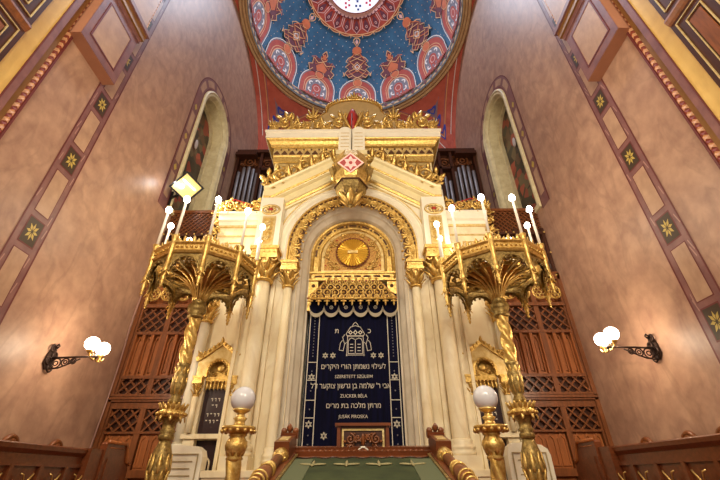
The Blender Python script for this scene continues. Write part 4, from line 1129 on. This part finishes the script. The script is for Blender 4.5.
        for k in range(1, 14, 2): m.ball(tuple(arcp[k]-Vector((0, 0, .05))), .035, 6, 4)
    m.build('hanging_arches', goldd, t)
    # dark perforated floor of the crown, seen from below: radial ribs and rings
    m = MB()
    for i in range(n):
        a = pt(i); m.bar((x0+(a[0]-x0)*.3, y0+(a[1]-y0)*.3, 5.5), (a[0], a[1], 5.9+DZ), .05, .08)
        for f_ in (.6, .8): b = pt(i+1); m.bar((x0+(a[0]-x0)*f_, y0+(a[1]-y0)*f_, 5.52+.14*f_), (x0+(b[0]-x0)*f_, y0+(b[1]-y0)*f_, 5.52+.14*f_), .04, .05)
        c = (pt(i)[0]*.5+pt(i+1)[0]*.5, pt(i)[1]*.5+pt(i+1)[1]*.5)
        m.torus((x0+(c[0]-x0)*.72, y0+(c[1]-y0)*.72, 5.64), .15, .025, 'xy', 12, 5)
    m.build('crown_ribs', goldd, t)
    for i in range(n):
        a = pt(i, RR+.02)
        m = MB(); m.lathe([(.012, 4.85), (.035, 4.9), (.02, 4.94), (.05, 4.98), (.03, 5.02), (.06, 5.07), (.035, 5.12), (.045, 5.17), (.075, 5.25), (.05, 5.32), (.045, 5.6), (.065, 5.68), (.065, 5.9), (.05, 5.94), (.07, 6.0), (.085, 6.08), (.04, 6.1)], a[0], a[1], 10)
        for j in range(4): m.leaf((a[0], a[1], 5.3), (math.cos(PI/2*j)*.4, math.sin(PI/2*j)*.4, -1), (math.cos(PI/2*j), math.sin(PI/2*j), .2), .2, .07, .2, .01)
        h = m.build('candle_holder', gold, t)
        m = MB(); m.lathe([(.032, 6.08), (.03, 7.02), (.012, 7.03)], a[0], a[1], 8); m.build('candle_sleeve', candlem, h)
        m = MB(); m.ball((a[0], a[1], 7.09), .072, 10, 6, (1, 1, 1.25)); m.build('bulb', bulbm, h)
    return t
cl = make_candelabrum((-3.47, 8.0, PF), 'tall gilt candelabrum with lit electric candles, below the wall floodlight')
cr = dup(cl, (3.35, 8.0, PF), 'tall gilt candelabrum with lit electric candles, on the side without a floodlight')

# ------------------------------------------------------------------ globe lamps on gilt posts
def make_globe(loc, label):
    x, y, _ = loc; t = thing('globe_lamp', label, 'lamp', loc, 'globe lamps on gilt posts')
    m = MB(); m.lathe([(.24, PF), (.24, 1.0), (.16, 1.04), (.12, 1.12)], x, y, 8, smooth=False); m.build('foot', goldd, t)
    m = MB(); rows = []; m.sm = True
    for j in range(31):
        z = 1.1+.72*j/30
        rows.append([m.v(x+(.092+.022*math.cos(3*2*PI*i/20+z*11))*math.cos(2*PI*i/20), y+(.092+.022*math.cos(3*2*PI*i/20+z*11))*math.sin(2*PI*i/20), z) for i in range(20)])
    for A, B in zip(rows, rows[1:]):
        for i in range(20): m.f(A[i], A[(i+1) % 20], B[(i+1) % 20], B[i])
    m.build('twisted_post', gold, t)
    m = MB(); m.lathe([(.09, 1.8), (.12, 1.83), (.09, 1.87), (.14, 1.93), (.155, 1.99), (.13, 2.06), (.1, 2.1), (.13, 2.12), (.1, 2.15)], x, y, 18)
    for i in range(8):
        a = 2*PI*i/8; d = (math.cos(a), math.sin(a)); m.leaf((x+d[0]*.1, y+d[1]*.1, 1.86), (d[0]*.3, d[1]*.3, 1), (*d, 0), .2, .09, -.1, .012)
    m.build('baluster', gold, t)
    m = MB(); m.lathe([(.1, 2.13), (.2, 2.17), (.235, 2.2), (.235, 2.23), (.18, 2.235), (.08, 2.25), (.07, 2.3), (.1, 2.34), (.06, 2.36), (.05, 2.4), (.11, 2.43), (.13, 2.46), (.05, 2.47)], x, y, 20)
    for i in range(14):
        a = 2*PI*i/14; m.ball((x+.225*math.cos(a), y+.225*math.sin(a), 2.17), .03, 6, 4)
    m.build('saucer', gold, t)
    m = MB(); m.ball((x, y, 2.6), .178, 24, 14); m.build('glass_globe', globeoff, t)
    return t
gl = make_globe((-1.53, 6.0, PF), 'white globe lamp on twisted gilt post, in front of the uncovered plaque')
dup(gl, (2.07, 6.0, PF), 'white globe lamp on twisted gilt post, covering the lower part of a memorial niche')

# ------------------------------------------------------------------ wall sconces
def make_sconce(loc, label, s):
    # built for the left wall, arm reaching towards +x; mirrored for the right wall
    t = thing('wall_sconce', label, 'wall lamp', loc, 'two-globe wall sconces'); x, y, z = loc
    m = MB()
    q_ = .68
    m.prism([(y+q_*a, z+q_*b) for a, b in ((-.06, -.36), (.12, -.3), (.2, -.1), (.16, .1), (.1, .28), (0, .42), (-.1, .3), (-.18, .05), (-.2, -.2))], 'yz', x, x+.03)
    for k in range(4):
        a = -.2+.13*k; m.torus((x+.045, y+.05*(-1)**k, z+a), .07, .018, 'yz', 12, 5)
    m.tube([(x+.03, y, z+.24), (x+.08, y, z+.29), (x+.11, y, z+.25), (x+.07, y, z+.2)], .018, 6)
    m.build('wall_plate', iron, t)
    m = MB(); m.tube([(x+.03, y, z), (x+.95, y, z+.03)], .02, 6)
    for cx, r in ((.17, .1), (.36, .075), (.52, .055)): m.torus((x+cx, y, z-r-.01), r, .015, 'xz', 14, 5); m.torus((x+cx, y, z-r-.01), r*.45, .012, 'xz', 10, 5)
    m.tube([(x+.04, y, z-.23), (x+.25, y, z-.21), (x+.45, y, z-.12), (x+.65, y, z-.02)], .015, 6)
    m.ball((x+.95, y, z+.02), .05, 8, 6)
    m.build('bracket_arm', iron, t)
    for q in (-1, 1):
        cx, cy = x+.92, y+.19*q
        m = MB(); m.tube([(x+.95, y, z+.02), (x+.96, y+.06*q, z-.06), (x+.96, y+.14*q, z-.05), (cx, cy, z+.06)], .016, 6)
        m.lathe([(.02, z+.04), (.055, z+.07), (.07, z+.11), (.03, z+.12)], cx, cy, 10); m.tube([(cx-.02, cy, z+.02), (cx+.06, cy, z-.03), (cx+.1, cy, z+.03)], .012, 5)
        b = m.build('lamp_branch', brass, t)
        m = MB(); m.ball((cx, cy, z+.24), .14, 16, 10); m.build('glass_globe', globeon, b)
    return t
sl = make_sconce((-6.29, 7.95, 3.75), 'dark bronze sconce with two lit globes on the left stucco wall, near the standing floodlight corner', -1)
sl['label'] = 'dark bronze sconce with two lit globes on the left stucco wall'
sr = dup(sl, (6.29, 7.8, 3.85), 'dark bronze sconce with two lit globes on the right stucco wall', mirror=True)

# ------------------------------------------------------------------ wooden screens beside the ark
def lattice(m, x0, x1, z0, z1, y, st, w, th=.04):
    hw, hh = x1-x0, z1-z0
    for sg in (-1, 1):
        k = -hh if sg > 0 else 0
        c = -hh
        while c < hw+hh:
            # line x = c + t, z = t (sg=1) or z = hh - t
            t0 = max(0, -c); t1 = min(hh, hw-c)
            if t1-t0 > .02:
                zz = (lambda t: z0+t) if sg > 0 else (lambda t: z1-t)
                m.bar((x0+c+t0, y+(.01*sg), zz(t0)), (x0+c+t1, y+(.01*sg), zz(t1)), th, w, up=(0, 1, 0))
            c += st
def make_screen(s):
    side = 'left' if s < 0 else 'right'
    t = thing('organ_screen', 'tall carved wooden screen with lattice panels between the %s stucco wall and the ark' % side, 'wooden screen', (s*5.25, 10.6, PF))
    T = Matrix.Diagonal((s, 1, 1, 1))
    def N(): k = MB(); k.M = T; return k
    X0, X1 = 4.3, 6.28; Y = 10.45; cols = ((4.45, 5.28), (5.42, 6.16))
    m = N(); m.box(X0, X1, Y+.14, Y+.3, PF, 6.9); m.build('back_board', woodl, t)
    m = N()
    for x0, x1 in ((X0, 4.45), (5.28, 5.42), (6.16, X1)): m.box(x0, x1, Y-.03, Y+.15, PF, 6.9)
    for z0, z1, p_ in ((3.28, 3.42, .06), (3.86, 3.94, 0), (5.06, 5.14, 0), (5.86, 5.96, .03), (6.7, 6.95, .06), (2.55, 2.6, 0), (3.12, 3.28, 0), (1.62, 1.78, .0)): m.box(X0, X1, Y-.04-p_, Y+.15, z0, z1)
    for p_, z in ((.1, 3.36), (.08, 3.44)): m.box(X0, X1, Y-.04-p_, Y, z-.03, z+.02)
    m.box(6.2, 6.3, Y-.1, Y, PF, 6.9)
    m.build('frame', wood, t)
    for x0, x1 in cols:
        for z0, z1 in ((3.46, 3.86), (5.14, 5.84), (2.6, 3.12)):
            m = N(); lattice(m, x0, x1, z0, z1, Y+.03, .27, .055); m.build('lattice_panel', wood, t)
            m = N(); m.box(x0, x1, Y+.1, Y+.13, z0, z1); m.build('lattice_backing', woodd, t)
        # tall slit panels
        m = N(); w = (x1-x0)/3
        for k in range(3):
            a, b = x0+w*k, x0+w*(k+1)
            m.box(a, a+.04, Y-.02, Y+.12, 3.94, 5.06); m.box(b-.04, b, Y-.02, Y+.12, 3.94, 5.06)
            m.sweep([(a+.06, 3.98), (b-.06, 3.98), (b-.06, 4.85), ((a+b)/2+.03, 5.0), ((a+b)/2-.03, 5.0), (a+.06, 4.85)], [(-.015, Y+.13), (-.015, Y+.07), (.02, Y+.07), (.02, Y+.13)], 'xz', True)
            m.box((a+b)/2-.035, (a+b)/2+.035, Y+.09, Y+.14, 4.05, 4.9)
        m.build('slit_panel', woodl, t)
        # doors below
        m = N(); m.box(x0+.02, x1-.02, Y+.05, Y+.12, PF, 2.55)
        for k in range(3): a, b = x0+w*k, x0+w*(k+1); m.sweep([(a+.05, 1.85), (b-.05, 1.85), (b-.05, 2.4), ((a+b)/2, 2.5), (a+.05, 2.4)], [(-.02, Y+.06), (-.02, Y+.02), (.02, Y+.02), (.02, Y+.06)], 'xz', True)
        m.box(x0+.1, x1-.1, Y+.02, Y+.06, 1.05, 1.55)
        d = m.build('door', woodl, t)
        m = N(); kx = x0+.07; m.ball((kx, Y-.01, 2.0), .03, 8, 5); m.bar((kx, Y-.02, 2.0), (kx+.12, Y-.02, 2.0), .02, .02); m.build('door_handle', brass, d)
        # gilt quatrefoil and studs
        cxm = (x0+x1)/2
        for q in (-.22, .22):
            m = N(); m.torus((cxm+q, Y-.02, 6.3), .2, .028, 'xz', 20, 6)
            for j in range(6): a = PI/3*j; m.torus((cxm+q+.11*math.cos(a), Y-.02, 6.3+.11*math.sin(a)), .055, .018, 'xz', 10, 5)
            m.build('gilt_rosette', gold, t)
        for q in (-.4, 0, .4):
            m = N(); m.ball((cxm+q, Y-.12, 6.82), .035, 8, 5); m.build('gilt_stud', gold, t)
    # open balustrade and lattice on top
    m = N(); m.box(X0, X1, Y-.06, Y+.15, 7.0, 7.08); m.box(X0, X1, Y-.06, Y+.15, 8.36, 8.46); m.box(X0, X1, Y-.06, Y+.12, 7.6, 7.68)
    for k in range(20): x = X0+.1+(X1-X0-.2)*k/19; m.lathe([(.025, 6.9), (.03, 7.3), (.022, 7.7), (.03, 8.1), (.025, 8.4)], x, Y+.04, 6)
    for x in (X0+.04, 5.35, X1-.05): m.box(x-.05, x+.05, Y-.05, Y+.14, 6.9, 8.6)
    m.build('balustrade', woodd, t)
    m = N()
    for k in range(8): m.ball((X0+.2+.25*k, Y-.1, 8.41), .035, 6, 4); m.ball((X0+.2+.25*k, Y-.1, 7.64), .03, 6, 4)
    m.build('gilt_bead', gold, t)
    m = N(); lattice(m, X0, X1, 8.46, 9.4, Y+.06, .17, .04, .03); m.box(X0, X1, Y, Y+.1, 9.36, 9.46); m.build('top_lattice', wood, t)
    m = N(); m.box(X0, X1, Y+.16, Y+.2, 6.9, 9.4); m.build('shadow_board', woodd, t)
make_screen(-1); make_screen(1)

m = MB(); rnd = random.Random(4)
m.tube([(-6.27+.01*math.sin(3*z), 10.27+.04*math.sin(2.1*z), z) for z in [1.0+.25*i for i in range(28)]], .016, 6)
tag(m.build('cable', purl), 'thin wavy cable running down the left wall edge beside the wooden screen', 'cable')
# ------------------------------------------------------------------ organ cases with pipes
def make_organ(s):
    side = 'left' if s < 0 else 'right'
    t = thing('organ_case', 'dark wooden organ case with grey pipes behind the ark on the %s' % side, 'organ', (s*4.6, 14.8, PF))
    T = Matrix.Diagonal((s, 1, 1, 1))
    def N(): k = MB(); k.M = T; return k
    m = N(); m.box(3.0, 6.28, 14.7, 16, PF, 16.2); m.build('case', woodd, t)
    m = N(); m.box(3.0, 6.28, 14.35, 14.75, 16.2, 16.4); m.box(5.2, 6.28, 14.2, 14.75, 15.9, 16.1)
    for x in (3.05, 4.35, 4.95, 6.2): m.box(x-.07, x+.07, 14.4, 14.72, 8, 16.2)
    m.box(3.0, 4.95, 14.4, 14.72, 15.0, 15.15)
    m.build('cornice', woodd, t)
    for cx, cz in ((5.6, 15.75), (3.7, 14.75), (4.65, 15.6)):
        m = N(); m.torus((cx, 14.62, cz), .28, .05, 'xz', 18, 6); m.torus((cx, 14.62, cz), .12, .04, 'xz', 12, 6)
        for j in range(4): m.scroll((cx+.45*math.cos(PI/2*j+.8), cz+.35*math.sin(PI/2*j+.8)), .14, 0, 1.3, 1, .03, 14.6, 2)
        m.build('carved_rosette', wood, t)
    for x, top_ in ((6.02, 14.9), (5.78, 15.2), (5.54, 15.25), (5.3, 15.1), (5.08, 14.8), (4.75, 14.2), (4.53, 14.5), (4.2, 14.3), (3.98, 14.0), (3.76, 13.6), (3.54, 13.2)):
        m = N(); m.lathe([(.085, 8), (.085, top_), (.06, top_+.02)], x, 14.5, 12); m.lathe([(.09, 9.2), (.095, 9.3), (.09, 9.4)], x, 14.5, 12); m.build('pipe', pipem, t)
make_organ(-1); make_organ(1)

# ------------------------------------------------------------------ choir stalls
def make_stall(s):
    side = 'left' if s < 0 else 'right'
    t = thing('choir_stall', 'long panelled wooden stall along the %s stucco wall, below the sconce' % side, 'bench', (s*5.4, 6.5, PF))
    T = Matrix.Diagonal((s, 1, 1, 1))
    def N(): k = MB(); k.M = T; return k
    ZT = 2.05
    m = N(); m.box(5.03, 5.1, 3.9, 8.15, PF, ZT-.05); m.build('front_panel', woodr, t)
    m = N(); m.sweep([(3.9, ZT), (8.15, ZT)], [(-.1, 5.1), (-.1, 5.02), (-.04, 4.97), (.02, 4.96), (.04, 5.0), (.04, 5.16), (-.1, 5.16)], 'yz'); m.box(4.99, 5.03, 3.9, 8.15, 1.78, 1.84); m.build('top_rail', woodr, t)
    for k in range(7):
        y = 4.05+.62*k; m = N(); m.box(4.985, 5.03, y-.035, y+.035, PF, 1.8); m.build('stile', woodr, t)
        m = N(); yy = y+.31
        for q in (-1, 1): m.tube([(4.99, yy, 1.5), (4.95, yy+.03*q, 1.56), (4.93, yy+.09*q, 1.66), (4.95, yy+.13*q, 1.68)], .014, 5); m.tube([(4.99, yy, 1.5), (4.95, yy+.02*q, 1.45), (4.93, yy+.05*q, 1.42)], .012, 5)
        m.build('brass_hook', brass, t)
    # end stall: taller, with a shaped bench end
    m = N(); m.box(4.9, 5.12, 8.16, 8.54, PF, 2.1); m.box(5.13, 6.09, 8.3, 8.4, PF, 2.0); m.build('end_pier', woodr, t)
    m = N(); m.prism([(8.55, PF), (9.55, PF), (9.55, 1.75), (9.5, 1.85), (9.36, 1.9), (9.3, 2.1), (9.22, 2.24), (8.6, 2.24), (8.55, 2.2)], 'yz', 4.86, 5.0); m.box(4.84, 4.86, 8.66, 9.2, 1.2, 1.95); m.build('bench_end', woodr, t)
    m = N(); m.tube([(4.85, 8.55, 2.24), (4.85, 9.22, 2.24), (4.85, 9.32, 2.12), (4.85, 9.38, 1.92), (4.85, 9.52, 1.86)], .035, 6); m.tube([(4.86, 8.66, 2.14), (4.86, 9.18, 2.14)], .012, 5); m.build('moulding', woodl, t)
    m = N(); m.box(5.11, 5.7, 3.9, 8.29, 1.28, 1.36); m.build('seat', woodr, t)
    m = N(); m.box(6.1, 6.2, 3.9, 9.5, PF, 2.12); m.build('backrest', woodr, t)
    for y in (6.1, 6.9, 7.7, 8.9):
        m = N(); m.torus((6.15, y, 2.12), .15, .05, 'yz', 12, 6, 0, PI); m.ball((6.15, y, 2.16), .12, 10, 6, (.5, 1, 1)); m.build('carved_knob', wood, t)
make_stall(-1); make_stall(1)

# ------------------------------------------------------------------ reading desk
DX = .24
desk = thing('reading_desk', 'slanted wooden reading desk with green cloth and turned gilt side rails', 'desk', (DX, 3.2, PF))
sl_ = math.tan(rad(13.2)); YF, ZF = 4.0, 1.80
M0 = Matrix.Translation((DX, YF, ZF)) @ Matrix.Rotation(math.atan(sl_), 4, 'X')
def N():
    k = MB(); k.M = M0; return k
m = MB(); m.box(DX-.66, DX+.66, 2.3, 3.95, PF, 1.38); m.prism([(2.3, 1.38), (3.95, 1.38), (3.95, 1.78), (2.3, 1.4)], 'yz', DX-.66, DX+.66); m.build('body', wood, desk)
m = N(); m.box(-.76, .76, -1.85, -.0, -.06, -.02); m.box(-.72, .72, -.1, .0, -.02, .03); m.box(-.74, .74, -.03, .03, -.02, .05)
for s in (-1, 1): m.box(*sorted((s*.6, s*.72)), -1.85, 0, -.02, .02)
m.build('top_frame', woodr, desk)
m = N()
for s in (-1, 1): m.bar((s*.585, -1.85, .005), (s*.585, -.15, .005), .02, .03)
m.build('inner_bead', goldd, desk)
m = N(); n = 36; xs = [-.575+1.15*i/n for i in range(n+1)]
ed = lambda x: -.25+.02*math.cos((x+.575)/1.15*2*PI*7)
m.mi = 0
for a, b in zip(xs, xs[1:]): m.poly([(a, -1.84, .0), (b, -1.84, .0), (b, ed(b), .004), (a, ed(a), .004)])
m.mi = 1
m.box(-.575, -.42, -1.84, -.30, .001, .008); m.box(.4, .575, -1.84, -.30, .001, .008)  # paler strips along both sides of the cloth
cloth = m.build('cloth_cover', [green, greenl], desk)
m = N()
for x in (-.4, -.13, .13, .4):
    for q in (-1, 1): m.leaf((x, -.52, .01), (q*1, .25, 0), (0, 0, 1), .11, .04, .0, .004)
    m.leaf((x, -.54, .01), (0, 1, 0), (0, 0, 1), .17, .03, .0, .004); m.leaf((x, -.52, .01), (0, -1, 0), (0, 0, 1), .05, .03, 0, .004)
m.build('cloth_embroidery', olive, cloth)
m = N(); m.tube([(x, ed(x), .008) for x in xs], .006, 5); m.build('cloth_edge', woodd, cloth)
m = N()
for k in range(22): m.ball((-.54+1.08*k/21, -.07, .03), .014, 6, 4, (1.4, 1, .6))
m.build('carved_frieze', wood, desk)
# side rails: carved block, gilt capital, turned rod with gilt rings
for s in (-1, 1):
    m = N(); m.box(*sorted((s*.62, s*.75)), -.36, .04, -.06, .15); m.box(*sorted((s*.605, s*.765)), -.02, .05, .12, .17)
    rail = m.build('rail_block', woodr, desk)
    m = N()
    for k in range(3): m.ball((s*.685+(k-1)*.055, .015, .18+(.02 if k == 1 else 0)), .03, 8, 5)
    m.leaf((s*.685, .0, .17), (0, 0, 1), (0, -1, 0), .08, .06, .1, .01); m.build('carved_crest', wood, rail)
    m = N(); m.box(*sorted((s*.645, s*.725)), -.3, -.12, .15, .156); m.build('gilt_inlay', goldp, rail)
    MR = M0 @ Matrix.Translation((s*.685, -.36, .045)) @ Matrix.Rotation(PI/2, 4, 'X')
    m = MB(); m.M = MR; m.lathe([(.04, -.01), (.065, .0), (.065, .05), (.048, .09), (.042, .12)], 0, 0, 14)
    for i in range(8): a = 2*PI*i/8; m.leaf((.045*math.cos(a), .045*math.sin(a), .1), (math.cos(a)*.1, math.sin(a)*.1, -1), (math.cos(a), math.sin(a), 0), .1, .035, .05, .006)
    m.build('gilt_capital', gold, rail)
    m = MB(); m.M = MR; m.lathe([(.04, .1), (.036, .42), (.042, .5), (.05, .55), (.056, .65), (.048, .75), (.036, .8), (.036, 1.3), (.05, 1.4), (.02, 1.45)], 0, 0, 14); rod = m.build('turned_rod', wood, rail)
    for z, r in ((.42, .042), (.47, .048), (.52, .052), (.72, .054), (.78, .046), (.85, .04), (1.0, .04)):
        m = MB(); m.M = MR; m.torus((0, 0, z), r, .008, 'xy', 16, 6); m.build('gilt_ring', gold, rod)
# bookrest standing at the far edge
m = MB(); x0, x1, z0, z1 = DX-.24, DX+.25, 1.78, 2.02
m.box(x0, x1, 4.0, 4.12, z0, z1); m.box(x0-.02, x1+.02, 3.95, 4.14, z1, z1+.025); m.box(x0, x0+.03, 3.97, 4.0, z0, z1); m.box(x1-.03, x1, 3.97, 4.0, z0, z1); br = m.build('bookrest', woodr, desk)
m = MB(); m.sweep([(x0+.055, z0-.02), (x1-.055, z0-.02), (x1-.055, z1-.03), (x0+.055, z1-.03)], [(-.009, 4.0), (-.009, 3.98), (.009, 3.98), (.009, 4.0)], 'xz', True); m.build('gilt_frame', goldp, br)
m = MB(); cx, cz = (x0+x1)/2, (z0+z1)/2-.02; m.box(x0+.06, x1-.06, 3.99, 4.0, z0, z1-.035); m.build('dark_panel', woodd, br)
m = MB()
for s in (-1, 1):
    m.scroll((cx+s*.12, cz+.03), .045, PI/2, 1.4, s, .012, 3.975, 4, .6); m.scroll((cx+s*.12, cz-.05), .035, 0, 1.4, -s, .01, 3.975, 3, .6); m.scroll((cx+s*.05, cz+.04), .03, 0, 1.3, s, .01, 3.975, 3)
m.leaf((cx, 3.975, cz-.04), (0, -.1, 1), (0, -1, 0), .12, .05, .1, .008); m.build('carved_foliage', wood, br)
m = MB(); m.torus((cx, 3.97, cz-.075), .045, .012, 'xz', 12, 6, 0, PI, .8); m.build('ivory_handle', thread, br)

# ------------------------------------------------------------------ floodlight on the left wall
t = thing('floodlight', 'square black-framed floodlight with glowing glass beside the left arched window', 'floodlight', (-5.75, 9.85, 9.6))
fc = Vector((-5.65, 9.8, 9.95))
fn_ = Vector((.5, -.58, -.64)).normalized(); fx = fn_.cross(Vector((.45, .1, 1))).normalized()*-1; fz = fx.cross(-fn_)
MF = Matrix.Translation(fc) @ Matrix(((fx.x, -fn_.x, fz.x), (fx.y, -fn_.y, fz.y), (fx.z, -fn_.z, fz.z))).to_4x4()
m = MB(); m.M = MF; m.box(-.34, .34, .02, .22, -.34, .34); m.box(-.2, .2, .22, .32, -.2, .2); hs = m.build('housing', cabl, t)
m = MB(); m.M = MF; m.sweep([(-.36, -.36), (.36, -.36), (.36, .36), (-.36, .36)], [(-.02, .04), (-.03, -.07), (.03, -.07), (.03, .04)], 'xz', True); m.build('frame', cabl, t)
m = MB(); m.M = MF; m.box(-.33, .33, .0, .02, -.33, .33); gq = m.build('glass', lampglass, t)
m = MB(); m.M = MF; m.ball((-.12, -.01, -.1), .07, 10, 6); m.bar((-.25, -.01, .1), (.25, -.01, .12), .03, .03); m.build('lamp_tube', bulbm, gq)
m = MB(); m.bar((-5.7, 9.95, 9.9), (-6.29, 10.1, 9.7), .06, .06); m.bar((-6.27, 10.1, 9.4), (-6.27, 10.1, 10.0), .1, .04); m.build('wall_bracket', cabl, t)

# ------------------------------------------------------------------ light
def area(name, loc, aim, size, en, col, sy=None):
    l = bpy.data.lights.new(name, 'AREA'); l.energy = en; l.size = size; l.color = col
    if sy: l.shape = 'RECTANGLE'; l.size_y = sy
    o = bpy.data.objects.new(name, l); C.objects.link(o); o.location = loc
    o.rotation_euler = (Vector(aim)-Vector(loc)).to_track_quat('-Z', 'Y').to_euler(); return o
def point(name, loc, en, col, r=.1):
    l = bpy.data.lights.new(name, 'POINT'); l.energy = en; l.color = col; l.shadow_soft_size = r
    o = bpy.data.objects.new(name, l); C.objects.link(o); o.location = loc; return o
WARM = (1, .82, .58)
# added unseen lamps, standing for nave chandeliers, to brighten the ark
for x, y, z in ((-3.2, -3.5, 9), (3.2, -3.5, 9), (0, -6, 12)): point('nave_fill_light', (x, y, z), 1850, (1, .88, .7), .9)
for s in (-1, 1):
    x = s*6.29-s*.98; point('sconce_light', (x, 7.9, 4.0), 140, WARM, .16)
    x = -3.47 if s < 0 else 3.35
    for a in range(4): point('candle_light', (x+1.15*math.cos(PI/2*a+.3), 8+1.15*math.sin(PI/2*a+.3), 7.25), 20, (1, .88, .68), .1)
l = bpy.data.lights.new('floodlight_beam', 'SPOT'); l.energy = 900; l.spot_size = rad(100); l.spot_blend = .6; l.color = (1, .92, .7); l.shadow_soft_size = .25
o = bpy.data.objects.new('floodlight_beam', l); C.objects.link(o); o.location = fc+fn_*.2; o.rotation_euler = (Vector((0, 9.5, 9))-fc).to_track_quat('-Z', 'Y').to_euler()
point('floodlight_spill', (-5.9, 9.5, 9.9), 12, (.92, .95, 1), .08)
area('skylight_day', (0, D, 28.0), (0, D, 0), 3.2, 900, (.72, .82, 1))
w = bpy.data.worlds.new('nave'); S.world = w; w.use_nodes = True
b = w.node_tree.nodes['Background']; b.inputs['Color'].default_value = (.9, .75, .58, 1); b.inputs['Strength'].default_value = .42

# ------------------------------------------------------------------ camera
TH, PS, RO = rad(32.282), rad(-.182), rad(-.2525)
fw = Vector((math.sin(PS)*math.cos(TH), math.cos(PS)*math.cos(TH), math.sin(TH)))
r0 = Vector((math.cos(PS), -math.sin(PS), 0)); u0 = r0.cross(fw)
rt = r0*math.cos(RO)+u0*math.sin(RO); up = u0*math.cos(RO)-r0*math.sin(RO)
cd = bpy.data.cameras.new('camera'); cd.sensor_width = 36; cd.lens = 377.04*36/720; cd.clip_end = 200
co = bpy.data.objects.new('camera', cd); C.objects.link(co)
co.matrix_world = Matrix(((rt.x, up.x, -fw.x, .237), (rt.y, up.y, -fw.y, 0), (rt.z, up.z, -fw.z, 1.6), (0, 0, 0, 1)))
S.camera = co
S.view_settings.view_transform = 'Standard'; S.view_settings.look = 'None'; S.view_settings.gamma = 1; S.view_settings.use_curve_mapping = False
S.view_settings.exposure = 0.0
try: S.cycles.use_denoising = True
except Exception: pass
